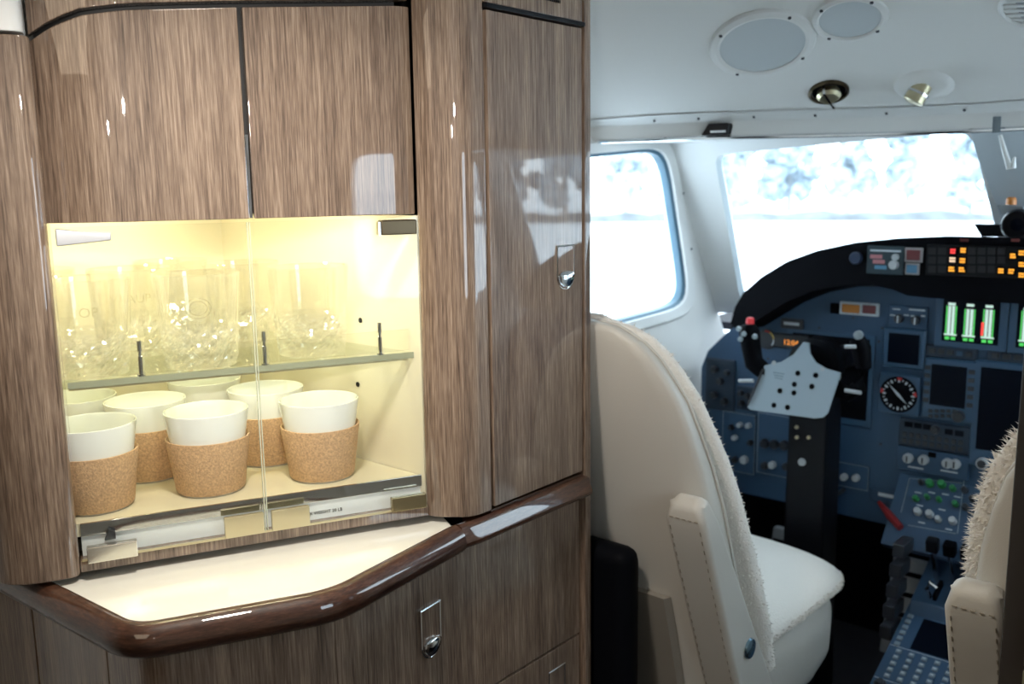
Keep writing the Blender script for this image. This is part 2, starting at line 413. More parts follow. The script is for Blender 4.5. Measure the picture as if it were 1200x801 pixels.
# cabin
struct(G().box((-1.22, -1.6, 0), (-1.19, 1.0, 1.6)).build('wall_cabin_left', TRIMG))
struct(G().box((-1.22, -1.63, 0), (.4, -1.6, 1.6)).build('wall_aft', mat('beige_bulkhead', (.42, .36, .29), .6)))
struct(G().box((-1.22, -1.63, 1.52), (.4, 1.35, 1.55)).build('ceiling', TRIMG))
g = G(); inn = bil([(.33, .44, .90), (.33, .70, .90), (.33, .70, 1.225), (.33, .44, 1.225)])
I = ringwall(g, bil([(.33, -1.6, .4), (.33, 1.0, .4), (.33, 1.0, 1.6), (.33, -1.6, 1.6)]), inn, n=9, reveal=Vector((.04, 0, 0)))
g.add([(.33, -1.6, 0), (.33, 1.0, 0), (.33, 1.0, .4), (.33, -1.6, .4)], [(0, 1, 2, 3)])
struct(g.build('wall_cabin_right', TRIMG, smooth=30))
ro = struct(G().loft([I, [p + Vector((-.01, 0, 0)) for p in I], [p + (p - Vector((.33, .57, 1.06))) * .1 for p in I]], True, False).build('window_5', TRIMG))
g = G(); g.add([p + Vector((.03, 0, 0)) for p in I], [tuple(range(len(I)))]); g.build('pane', pane('cabin_pane', (.98, 1, 1), .5), ro, smooth=None)
# right-hand partition between cabin and cockpit
pr_ = thing('cabin_partition', 'dark partition with a glossy wood edge strip at the far right', 'partition', (.05, .94, 0))
G().box((-.192, .925, 0), (.33, .96, 1.0)).build('panel', mat('dark_partition', (.030, .024, .020), .5), pr_, bevel=.004)
for z0, z1 in ((.0, .695), (.70, .995)):
    G().box((-.166, .918, z0), (.33, .926, z1)).build('veneer_board', RIMW, pr_, bevel=.003)
    G().box((-.1695, .917, z0), (-.1660, .925, z1)).build('edge_strip', BRASS if z0 == 0 else BRONZE, pr_, bevel=.0005)
# grey wall panel corner above the left pilaster
# added fittings for the flash spots and the counter fill light
for k, (p, sz) in enumerate(FLASH_SPOTS):
    d = (Vector((-.80, .62, 1.20)) - Vector(p)).normalized()
    t = thing('flash_spot_fitting', 'added spot fitting standing in for the camera flash, %s one' % ('front', 'rear')[k], 'lamp', p, 'added spots standing in for the flash')
    b0 = Vector(p) - d * .004
    G().tube([b0 - d * .045, b0 - d * .04, b0], [.014, .021, .023], 18).build('barrel', CHROME, t, smooth=40)
    G().tube([b0 - d * .04, Vector((.326, p[1], p[2]))], .007, 10).build('arm', CHROME, t)
    G().lathe([(.024, 0), (.022, .006), (0, .007)], frame((.3295, p[1], p[2]), (0, 1, 0), (0, 0, -1)) @ Matrix.Rotation(pi, 4, 'X'), 20).build('wall_plate', CHROME, t)
t = thing('counter_fill_fitting', 'added unseen fill light above the galley counter', 'lamp', GALLEY)
G().lathe([(.062, 1.522), (.062, 1.498), (.050, 1.496), (.048, 1.512), (0, 1.512)], Matrix.Translation((GALLEY[0], GALLEY[1], 0)), 28).build('housing', CHROME, t)
# ------------------------------------------------------------------ outside: snow, frosted trees
gs = G().box((-200, -200, -1.3), (200, 200, -1.2)).build('snow_ground', mat('snow', (.86, .89, .92), .9))
tag(gs, 'snow covered ground seen through the cockpit windows', 'snow', kind='stuff')
def treemesh(seed):
    R = random.Random(seed); bm = bmesh.new()
    for k in range(26):
        z = R.uniform(1.35, 8.5); rr = (9.5 - z) * .24
        a = R.uniform(0, 2 * pi); q = R.uniform(.2, 1) * rr
        r = bmesh.ops.create_icosphere(bm, subdivisions=2, radius=R.uniform(.55, 1.1) * (1.1 - z * .06), matrix=Matrix.Translation((q * cos(a), q * sin(a), z)))
        for v in r['verts']: v.co += Vector((R.uniform(-.25, .25), R.uniform(-.25, .25), R.uniform(-.25, .25)))
    me = bpy.data.meshes.new('crown'); bm.to_mesh(me); bm.free(); return me
FROST = mat('frosted_twigs', (.33, .38, .42), .95, var=.55, vscale=2.5)
TM = [treemesh(k) for k in range(4)]
for m_ in TM: m_.materials.append(FROST)
trk = G().lathe([(.2, 0), (.14, 4), (.05, 8)], Matrix(), 6).mesh('trunk'); trk.materials.append(mat('bark', (.4, .42, .44), .9))
R = random.Random(3)
for k in range(36):
    az = radians(-66 + k * 3.2 + (12 if k > 19 else 0)) ; D = (68, 78)[k % 2]
    t = thing('frosted_tree', 'frosted tree in the hazy tree line beyond the snow outside the cockpit', 'tree', (D * sin(az), D * cos(az), -1.2), 'frosted trees outside')
    s_ = R.uniform(.8, 1.25); t.scale = (s_, s_, s_); t.rotation_euler.z = R.uniform(0, 6)
    for nm, me in (('crown', TM[k % 4]), ('trunk', trk)):
        o = bpy.data.objects.new(nm, me); COL.objects.link(o); o.parent = t

g = G(); rgs = []; R = random.Random(9)
for k in range(121):
    az = radians(-75 + k * 1.25); h = .55 + R.uniform(-.12, .16)
    rgs.append([Vector((d * sin(az), d * cos(az), z)) for d, z in ((57.5, -1.21), (58.3, -1.2 + h * .8), (58.8, -1.2 + h), (60.5, -1.2 + h * .7), (61, -1.21))])
bk = g.loft(rgs).build('ploughed_bank', mat('grubby_snow', (.15, .16, .17), .95, var=.35, vscale=.9)); tag(bk, 'long low bank of grubby ploughed snow in front of the trees', 'snow bank', kind='stuff')
# ================================================================== galley: display cabinet
ZT = [(-.19, 1.290), (-.165, 1.306), (-.14, 1.316), (-.1, 1.3225), (0, 1.331), (.17, 1.343), (.2, 1.345)]
def bow(s): return ((-.105 - s) / .08) ** 2 * .022 if s < -.105 else 0.0
def roundR(s): return ((s - .157) / .026) ** 2 * .008 if s > .157 else 0.0
dc = thing('display_cabinet', 'walnut galley cabinet with lit glass-fronted niche for cups and tumblers', 'cabinet', FA(0, .1, .77))
def updoor(s0, s1, zb, ztop, name):
    g = G()
    def fn(u, v, t):
        s = s0 + (s1 - s0) * u; zt = ztop(s)
        return FA(s, bow(s) + roundR(s) + t, zb + (zt - zb) * v)
    return g.slab(fn, 24, 6, .016).build(name, WALNUT, dc, bevel=.0012, seg=2, smooth=40)
updoor(-.186, .0025, 1.1205, lambda s: interp(s, ZT) - .003, 'door')
updoor(.0075, .1832, 1.1205, lambda s: interp(s, ZT) - .003, 'door')
g = G()
g.slab(lambda u, v, t: FA(-.186 + .3675 * u, bow(-.186 + .3675 * u) + roundR(-.186 + .3675 * u) + t, interp(-.186 + .3675 * u, ZT) + .003 + (1.6 - interp(-.186 + .3675 * u, ZT)) * v), 24, 3, .016)
g.build('fascia', WALNUT, dc, bevel=.0012, smooth=40)
# dark gap backing behind the doors
g = G().slab(lambda u, v, t: FA(-.182 + .352 * u, bow(-.182 + .352 * u) + .018 + t, 1.125 + .45 * v), 12, 2, .004); g.build('gap_backing', BLACKGAP, dc)
G().obox(FA(.005, .010, 1.163), FD * .0013, FB * .005, Vector((0, 0, .042))).build('edge_glint', CHROME, dc)  # bright strip imitates light caught on the door edge
# pilasters
def colum(pts, z0, z1, name, m=WALNUT, zb=None, par=dc):
    g = G(); ring = [Vector((p[0], p[1], 0)) for p in pts]
    g.loft([[p + Vector((0, 0, z0)) for p in ring], [p + Vector((0, 0, z1)) for p in ring]])
    return g.build(name, m, par, bevel=.002, smooth=40)
def fap(l): return [tuple(FA(s, d, 0))[:2] for s, d in l]
lp = roundpath([(-.184, .05), (-.1845, -.012), (-.246, -.012), (-.30, .07), (-.30, .12)], [0, .012, .055, .05, 0], 8)
colum(fap(lp) , .7715, 1.291, 'pilaster')
g = colum(fap([(s - .004, d + .004) for s, d in lp]), 1.294, 1.6, 'corner_panel', TRIMG)
rp_ = roundpath([(-.7685, .745), (-.7575, .7135), (-.742, .716), (-.7085, .742), (-.7085, .7755), (-.74, .7765)], [0, .004, .018, .03, .003, 0], 8)
colum(rp_, .7715, 1.6, 'pilaster')
G().box((-1.19, .322, .735), (-1.05, .336, 1.6)).build('side_panel', WALNUT, dc, bevel=.001)
# niche liner: walls run straight outboard
YL, YRR, XB = .374, .7135, -1.15
lin = [((-.915, YL), (XB, YL)), ((XB, YL), (XB, YRR)), ((XB, YRR), (-.762, YRR))]
g = G()
g.box((XB - .01, YL - .008, .775), (-.93, YL, 1.15)); g.build('liner_panel', CREAM, dc)
rw = G().box((XB - .01, YRR, .775), (-.80, YRR + .008, 1.15)).build('liner_panel', CREAM, dc)
G().box((-.80, YRR, .775), (-.7580, YRR + .008, 1.119)).build('liner_panel', CREAM, dc)
G().box((XB - .01, YL, .775), (XB, YRR, 1.15)).build('liner_panel', CREAM, dc)
def niche(dep, z0, z1, inset=.0):
    a = FA(-.183, dep, 0); b = FA(.183, dep, 0)
    fx = lambda Y: a.x + (b.x - a.x) * (Y - a.y) / (b.y - a.y)
    y0, y1 = YL + inset, YRR - inset
    return G().loft([[Vector((XB + inset, y0, z)), Vector((fx(y0), y0, z)), Vector((fx(y1), y1, z)), Vector((XB + inset, y1, z))] for z in (z0, z1)])
niche(.05, 1.146, 1.156).build('liner_panel', CREAM, dc)
for k, p in enumerate([(423, 375), (419, 420), (420, 450)]):
    q = PY(*p, YRR)
    G().lathe([(.0, 0), (.0032, 0), (.0032, .0006), (0, .0006)], frame((q.x, YRR - .0008, q.z), (1, 0, 0), (0, 0, 1)), 12).build('peg_hole', BLACKGAP, dc)
# tray floor with polished edge, placard strip, sill
niche(.010, .806, .8195, .001).build('tray', mat('cream_tray', (.74, .69, .52), .12, coat=.5), dc)
G().obox(FA(0, .0085, .813), FD * .1815, FB * .0015, Vector((0, 0, .0068))).build('tray_edge', mat('polished_steel', (.55, .55, .56), .07, 1), dc, bevel=.0005)
ps = G().obox(FA(0, .0135, .7955), FD * .1815, FB * .004, Vector((0, 0, .0105))).build('placard_strip', mat('white_enamel', (.86, .91, .95), .35), dc)
stext('weight_placard', 'MAX WEIGHT 20 LB', frame(FA(.0640, .0090, .7925), FD, (0, 0, 1)), .0050, BLACK, ps)
G().obox(FA(0, .012, .779), FD * .184, FB * .016, Vector((0, 0, .0058))).build('sill', WALNUT, dc, bevel=.0008)
G().obox(FA(0, -.0045, .7858), FD * .182, FB * .0012, Vector((0, 0, .0011))).build('sill_lip', BRASS, dc)
# glass shelf, its posts and clear fence
sh = niche(.014, .9575, .9645, .002).build('glass_shelf', SHELFG, dc, smooth=None)
G().obox(FA(0, .0135, .961), FD * .1805, FB * .0008, Vector((0, 0, .0033))).build('shelf_edge', EDGEG, sh)
G().obox(FA(0, .019, .978), FD * .180, FB * .0012, Vector((0, 0, .012))).build('fence_strip', GLASSP, sh, smooth=None)
for px, py in ((166, 440), (311, 428), (446, 414)):
    q = P(px, py, FA(0, .016, 0), FB)
    M = Matrix.Translation((q.x, q.y, .9645))
    p_ = G().lathe([(.0042, 0), (.0042, .0016), (.0024, .002), (.0024, .020), (.0016, .021), (.0016, .024), (.0024, .025), (.0024, .036), (0, .0365)], M, 12).build('shelf_post', CHROME, sh)
G().obox(FA(0, .024, .9558), FD * .1805, FB * .003, Vector((0, 0, .0016))).build('shelf_bracket', BRASS, sh)
# LED strip
led = G().obox(FA(-.03, .062, 1.1440), FD * .125, FB * .006, Vector((0, 0, .0012))).build('light_strip', mat('led', (1, .9, .7), .5, emit=(1, .90, .60), es=80), dc)
led2 = G().box((XB + .11, YL + .03, 1.1430), (XB + .118, YRR - .10, 1.1450)).build('light_strip', MATS['led'], dc)
# two frameless glass doors
for sgn in (-1, 1):
    s0, s1 = (-.1825, -.0012) if sgn < 0 else (.0012, .1825)
    gd = G().obox(FA((s0 + s1) / 2, -.003, .951), FD * ((s1 - s0) / 2), FB * .002, Vector((0, 0, .166))).build('glass_door', GLASSP, dc, smooth=None)
    e = s1 if sgn < 0 else s0
    G().obox(FA(e, -.003, .951), FD * .0004, FB * .0021, Vector((0, 0, .166))).build('glass_edge', mat('pale_glass_edge', (.55, .58, .45), .2), gd)
    if sgn < 0:
        hp = [(-.1775, 1.1000), (-.1300, 1.1040), (-.1295, 1.1115), (-.150, 1.1125), (-.1775, 1.1165)]
        G().prism(hp, lambda a, b, h: FA(a, h, b), -.018, -.004).build('hinge', mat('satin_aluminium', (.40, .41, .43), .4, .6), gd, bevel=.0012)
        G().obox(FA(-.1535, -.009, .7925), FD * .0235, FB * .005, Vector((0, 0, .0082))).build('catch_plate', mat('satin_silver', (.78, .76, .68), .22, .9), gd, bevel=.0012)
        G().prism([(-.160, .8015), (-.1495, .8015), (-.1495, .8085), (-.1555, .8115)], lambda a, b, h: FA(a, h, b), .0, .006).build('latch_nib', KNOB, gd)
        G().obox(FA(-.0235, -.007, .7975), FD * .0205, FB * .003, Vector((0, 0, .0115))).build('catch_plate', BRASS, gd, bevel=.0012)
    else:
        G().obox(FA(.1565, -.011, 1.1075), FD * .0200, FB * .007, Vector((0, 0, .0080))).build('hinge', BRONZE, gd, bevel=.0015)
        G().obox(FA(.1350, -.011, 1.1065), FD * .0010, FB * .005, Vector((0, 0, .0070))).build('hinge_cap', CHROME, gd)
        G().obox(FA(.0255, -.007, .7975), FD * .0205, FB * .003, Vector((0, 0, .0115))).build('catch_plate', BRASS, gd, bevel=.0012)
        G().obox(FA(.1590, -.008, .7945), FD * .0205, FB * .004, Vector((0, 0, .0085))).build('catch_plate', mat('bronze_plate', (.34, .28, .16), .25, .9), gd, bevel=.0012)
# ================================================================== tall cabinet on the aisle
XA = -.709
tc = thing('tall_cabinet', 'tall glossy walnut cabinet on the aisle next to the cockpit', 'cabinet', (-.85, .87, .77))
G().box((-1.18, .7785, .773), (XA - .0155, .968, 1.6)).build('carcass', BLACKGAP, tc)
td = G().box((XA - .014, .7795, .7745), (XA, .9565, 1.3395))
for v_ in td.v: v_.x -= (v_.y - .868) * .0096            # door turned slightly to shift the windscreen reflection across it
td = td.build('door', WALNUT, tc, bevel=.0014)
ub = G().box((XA - .014, .7775, 1.3470), (XA, .9565, 1.6)).build('fascia', WALNUT, tc, bevel=.0012)
G().box((XA - .016, .9585, .40), (XA + .0015, .9720, 1.6)).build('edge_trim', WALNUT, tc, bevel=.002)
G().box((XA - .006, .775, 1.3405), (XA + .006, .9545, 1.3455)).build('dark_gap_line', BLACKS, tc, bevel=.0006)  # black strip painted in for the dark gap above the door
MP = frame((XA + .0006, .890, 1.370), (0, 1, 0), (0, 0, 1))
for k in range(4):                                  # unreadable print: rows of short strokes
    g = G(); R = random.Random(k); y = -.022
    while y < .022:
        wd = R.uniform(.0012, .0028); g.box((y, -.0075 + .0052 * k, 0), (y + wd, -.0040 + .0052 * k, .0003)); y += wd + .0007
    g.v = [MP @ p for p in g.v]; g.build('placard_line', BLACK, ub, smooth=None)
def latch(parent, o, xd, wd=.036, ht=.062):          # flush D-shaped paddle latch; o = centre of the face, xd along the face
    M = frame(o, xd, (0, 0, 1)); r = wd / 2
    def D(k, dz=0):
        pts = [(-r * k, ht / 2 - (1 - k) * r), ]
        q = [(-r * k, ht / 2 - (1 - k) * r)]
        for j in range(17):
            a = pi + pi * j / 16; q.append((r * k * cos(a), -ht / 2 + r + r * k * sin(a)))
        q.append((r * k, ht / 2 - (1 - k) * r)); return [M @ Vector((x, y, dz)) for x, y in q]
    la = G().loft([D(1, -.001), D(1, .0012), D(.93, .0018), D(.88, .0010), D(.88, -.0005)], True, False).build('latch', CHROME, parent)
    G().add(D(.9, .0004), [tuple(range(len(D(.9))))]).build('paddle', WALNUT, la, smooth=None)
    q = []
    for j in range(13):
        a = pi + pi * j / 12; q.append((r * .84 * cos(a), -ht / 2 + r + r * .84 * sin(a)))
    top = [(r * .84 * cos(pi * j / 12), -ht / 2 + r + .006 * sin(pi * j / 12)) for j in range(1, 12)]
    rng = q + top
    G().loft([[M @ Vector((x, y, 0)) for x, y in rng], [M @ Vector((x * .96, y * .98, .0035)) for x, y in rng], [M @ Vector((x * .7, (y + ht / 2 - r) * .7 - ht / 2 + r, .0055)) for x, y in rng]]).build('thumb_tab', CHROME, la, smooth=50)
    return la
q = PX(662.5, 313, XA); latch(td, (XA - .0002, q.y, q.z), (0, 1, 0), .036, .056)
# ================================================================== counter and its rim
ZC = .7645
inner = roundpath([(-1.02, .352), (-.772, .3655), (-.694, .523), (-.7210, .7190)], [0, .022, .026, 0], 10)
ct = thing('countertop', 'glossy cream counter with dark walnut rim below the display niche', 'counter', (-.83, .5, ZC - .03))
poly = [(p[0], p[1]) for p in inner] + [(-.77, .745), (-1.02, .745)]
g = G(); g.prism(poly, lambda a, b, h: Vector((a, b, h)), ZC - .012, ZC); g.build('top', COUNTER, ct, smooth=None)
path = inner
prof = [(-.0005, ZC - .012), (-.0005, ZC + .0012), (.004, ZC + .0030), (.010, ZC + .0022), (.0155, ZC - .0015), (.0195, ZC - .0075), (.0210, ZC - .015), (.0195, ZC - .0225), (.0150, ZC - .0275), (.009, ZC - .0290), (-.012, ZC - .029)]
g = G(); cols = [offset_path(path, o) for o, z in prof]
g.loft([[Vector((c[i][0], c[i][1], z)) for c, (o, z) in zip(cols, prof)] for i in range(len(path))], True, True)
g.build('rim', RIMW, ct, smooth=50)
p2 = [(-.7185, .7225), (-.7160, .745), (-.7160, .962)]
prof2 = [(-.0005, ZC - .012), (-.0005, ZC + .002), (.006, ZC + .0035), (.0115, ZC + .001), (.0130, ZC - .0012), (.0178, ZC - .0165), (.0172, ZC - .0200), (.0140, ZC - .0235), (-.012, ZC - .0235)]
g = G(); cols = [offset_path(p2, o) for o, z in prof2]
g.loft([[Vector((c[i][0], c[i][1], z)) for c, (o, z) in zip(cols, prof2)] for i in range(len(p2))], True, True)
g.build('rim', RIMW, ct, smooth=20)
G().box((-.76, .7765, ZC - .02), (-.712, .962, ZC + .006)).build('rim_backing', RIMW, ct)
# ================================================================== lower cabinet
lc = thing('lower_cabinet', 'dark walnut base cabinet with flush latches below the counter rim', 'cabinet', (-.85, .6, 0))
low = roundpath([(-1.15, .360), (-.768, .371), (-.6905, .5235), (-.7165, .725), (-.7165, .957)], [0, .022, .028, .04, 0], 10)
ZL = ZC - .0295
def lowpiece(i0, i1, z0, z1, name, off=.0, m=WALNUT, par=lc, th=.014):
    pp = low[i0:i1 + 1]; a = offset_path(low, off)[i0:i1 + 1]; b = offset_path(low, off - th)[i0:i1 + 1]
    ring = a + b[::-1]
    g = G().loft([[Vector((x, y, z)) for x, y in ring] for z in (z0, z1)])
    return g.build(name, m, par, bevel=.001, smooth=40)
body = [(p[0], p[1]) for p in offset_path(low, -.016)] + [(-1.15, .957)]
G().prism(body, lambda a, b, h: Vector((a, b, h)), 0, ZL).build('carcass', BLACKGAP, lc, smooth=None)
n_ = len(low)
# split the left run: panel | corner post | curved front door | drawers
def cutat(px, py, Y):
    return PY(px, py, Y).x
def seg(p, q, k): return (p[0] + (q[0] - p[0]) * k, p[1] + (q[1] - p[1]) * k)
L0, L1 = low[0], low[1]
def lowfree(pts, z0, z1, name, th=.014):
    a = offset_path(pts, 0); b = offset_path(pts, -th)
    return G().loft([[Vector((x, y, z)) for x, y in a + b[::-1]] for z in (z0, z1)]).build(name, WALNUT, lc, bevel=.001, smooth=40)
def onL(x): k = (x - L0[0]) / (L1[0] - L0[0]); return seg(L0, L1, k)
lowfree([L0, onL(-1.008)], 0, ZL, 'panel')
lowfree([onL(-1.004), onL(-.846)], 0, ZL, 'panel')
lowfree([onL(-.844)] + list(low[1:18])+[seg(low[17],low[18],.5)], 0, ZL, 'corner_post')
dr = lowfree([seg(low[17],low[18],.51)]+list(low[18:]), .5425, ZL - .001, 'door')
d2 = lowfree([seg(low[17],low[18],.51)]+list(low[18:]), .30, .5395, 'drawer_front')
d3 = lowfree([seg(low[17],low[18],.51)]+list(low[18:]), .06, .297, 'drawer_front')
q = PX(508.5, 740, -.7035)
latch(dr, (-.7075, q.y - .001, q.z), Vector((-.0255, .2, 0)), .036, .062)
latch(d2, (-.7163, .905, .485), (0, 1, 0), .036, .056)
# ================================================================== cups and tumblers
def copy_tree(o, loc, rz, label, group):
    c = o.copy(); COL.objects.link(c); c.location = loc; c.rotation_euler.z = rz; c['label'] = label; c['group'] = group
    for ch in o.children:
        k = ch.copy(); COL.objects.link(k); k.parent = c; k.matrix_parent_inverse = ch.matrix_parent_inverse.copy()
    return c
def make_cup():
    t = thing('cork_cup', '', 'cup', (0, 0, 0))
    H = .0915
    G().lathe([(0, .0005), (.032, .0005), (.0335, .002), (.0375, .04), (.0455, H - .001), (.0453, H), (.0440, H + .0002), (.0430, H - .0012), (.0360, .04), (.030, .007), (0, .006)], Matrix(), 48).build('porcelain_body', PORC, t, smooth=50)
    G().lathe([(.0345, .0030), (.0362, .0022), (.0372, .0040), (.0452, .0605), (.0450, .0618), (.0435, .0620), (.0415, .0600), (.0350, .006)], Matrix(), 48).build('cork_sleeve', CORK, t, smooth=50)
    G().lathe([(0, 0), (.0335, 0), (.0340, .0012), (.0335, .0026), (0, .0026)], Matrix(), 32).build('base_ring', mat('pale_rubber', (.62, .58, .48), .4), t)
    return t
cup0 = make_cup(); ZTY = .8195
CUPG = 'white cups with cork sleeves on the tray'
cups = [((115, 592), 'white cup with cork sleeve at the front left beside the pilaster'),
        ((248, 572), 'white cup with cork sleeve at the front, middle of the tray'),
        ((378, 556), 'white cup with cork sleeve at the front right beside the liner wall'),
        ((177, 556), 'white cup with cork sleeve in the second row, left of the middle cup'),
        ((316, 538), 'white cup with cork sleeve in the second row behind the glass door joint'),
        ((112, 548), 'white cup with cork sleeve in the back row, mostly hidden at the left'),
        ((245, 524), 'white cup with cork sleeve in the back row, mostly hidden behind the middle cup')]
for i, (p, lab) in enumerate(cups):
    q = PZ(*p, ZTY)
    q.x = max(q.x, XB + .05); q.y = min(max(q.y, YL + .0465), YRR - .0465)
    if i == 5: q = Vector((-1.10, .472, ZTY))
    if i == 0:
        cup0.location = q; cup0['label'] = lab; cup0['group'] = CUPG
    else: copy_tree(cup0, q, i * .9, lab, CUPG)
def tumbler_mesh():
    H = .100; n = 64; rings = []
    zs = [0, .001, .004] + [.004 + .042 * k / 14 for k in range(1, 15)] + [.049, .053, .06, .07, .08, .09, H - .002, H - .0005, H]
    def ro(z): return .0365 + .0085 * z / H
    for z in zs:
        r = []
        for j in range(n):
            a = 2 * pi * j / n; rr = ro(z)
            if z == 0: rr *= .93
            if .004 < z < .046:
                t = (z - .004) / .042 * 3
                cut = abs((j / n * 16 + t) % 1 - .5) + abs((j / n * 16 - t) % 1 - .5)
                rr += .0040 * (cut - .5)
            if z >= H - .0005: rr -= .0006
            r.append(Vector((rr * cos(a), rr * sin(a), z)))
        rings.append(r)
    for z in [H, H - .002, .09, .07, .055, .040, .030, .022, .018, .016]:
        rr = ro(z) - .0024 - (.010 * ((.055 - z) / .039) ** 2 if z < .055 else 0)
        if z == H: rr = ro(z) - .0018
        rings.append([Vector((rr * cos(2 * pi * j / n), rr * sin(2 * pi * j / n), z)) for j in range(n)])
    rings.append([Vector((.012 * cos(2 * pi * j / n), .012 * sin(2 * pi * j / n), .0145)) for j in range(n)])
    return G().loft(rings).mesh('crystal_tumbler', smooth=None)
tm = tumbler_mesh(); tm.materials.append(CRYST); tm.materials.append(CRYSTC)
for p_ in tm.polygons:
    if p_.center.z < .047 and math.hypot(p_.center.x, p_.center.y) > .033: p_.material_index = 1
TUMG = 'cut crystal tumblers on the glass shelf'
tums = [((97, 443), 'cut crystal tumbler at the left end of the shelf, beside the pilaster', 'IOP'),
        ((237, 427), 'cut crystal tumbler with etched emblem, front middle of the glass shelf', None),
        ((366, 413), 'cut crystal tumbler at the right end of the glass shelf', None),
        ((157, 415), 'cut crystal tumbler with etched letters behind the front two on the left', 'VAAUP'),
        ((286, 402), 'cut crystal tumbler in the second row behind the door joint', None),
        ((205, 404), 'cut crystal tumbler in the back row behind the emblem tumbler', None),
        ((100, 416), 'cut crystal tumbler in the back row at the left end', None)]
TXY = [(-.945, .4245), (-.897, .522), (-.859, .639), (-1.02, .510), (-.982, .632), (-1.09, .60), (-1.10, .437)]
for i, (p, lab, tx) in enumerate(tums):
    q = PZ(*p, .9647)
    q.x = max(q.x, XB + .05); q.y = min(max(q.y, YL + .0465), YRR - .0465)
    q = Vector((*TXY[i], .9647))
    o = put('crystal_tumbler', tm); o.location = q; tag(o, lab, 'glass', TUMG)
    dirc = (CAM - Vector(q)); az = math.atan2(dirc.y, dirc.x)
    if tx:
        r = .0432
        def wp(c, az=az, q=q): a = az + c.x / r; rr = .0365 + .0085 * (.068 + c.y) / .1 + .0003 + c.z; return Vector((q.x + rr * cos(a), q.y + rr * sin(a), q.z + .068 + c.y))
        stext('etched_lettering', tx, None, .014, ETCH, o, warp=wp)
    if i == 1:
        for r0, zc in ((.013, .066), (.009, .066)):
            g = G(); pts = []
            for k in range(24):
                a = az + r0 / .043 * cos(2 * pi * k / 24); z = zc + r0 * .8 * sin(2 * pi * k / 24); rr = .0365 + .0085 * z / .1 + .0005
                pts.append(Vector((q.x + rr * cos(a), q.y + rr * sin(a), q.z + z)))
            g.tube(pts, .0006, 5, True).build('etched_emblem', ETCH, o)
        def wp(c, az=az, q=q): a = az + c.x / .042; rr = .0365 + .0085 * (.048 + c.y) / .1 + .0006 + c.z; return Vector((q.x + rr * cos(a), q.y + rr * sin(a), q.z + .049 + c.y))
        stext('etched_lettering', 'UE', None, .008, ETCH, o, warp=wp)
# ================================================================== seats
def fur(name, g, parent, n, ln, seed, keep=lambda c, nrm: True):
    R = random.Random(seed); tris = []
    for f in g.f:
        ps = [g.v[i] for i in f]
        if len(ps) > 8: continue
        for k in range(1, len(ps) - 1): tris.append((ps[0], ps[k], ps[k + 1]))
    cen = sum(g.v, Vector()) / len(g.v); cand = []
    for a, b, c in tris:
        nr = (b - a).cross(c - a); ar = nr.length
        if ar < 1e-10: continue
        nr.normalize(); m = (a + b + c) / 3
        if nr.dot(m - cen) < 0: nr = -nr
        if keep(m, nr): cand.append((ar, a, b, c, nr))
    cum = []; t = 0
    for q in cand: t += q[0]; cum.append(t)
    import bisect
    o = G()
    for k in range(n):
        ar, a, b, c, nr = cand[min(bisect.bisect(cum, R.random() * t), len(cand) - 1)]
        u, v = R.random(), R.random()
        if u + v > 1: u, v = 1 - u, 1 - v
        p = a + (b - a) * u + (c - a) * v
        d = (nr + Vector((R.uniform(-.7, .7), R.uniform(-.7, .7), R.uniform(-.7, .5)))).normalized()
        s_ = d.cross(Vector((R.uniform(-1, 1), R.uniform(-1, 1), R.uniform(-1, 1)))).normalized() * .0012
        o.add([p - s_ - nr * .001, p + s_ - nr * .001, p + d * ln * R.uniform(.6, 1.2)], [(0, 1, 2)])
    ob = o.build(name, WOOL, parent, smooth=None); ob['kind'] = 'stuff'; return ob
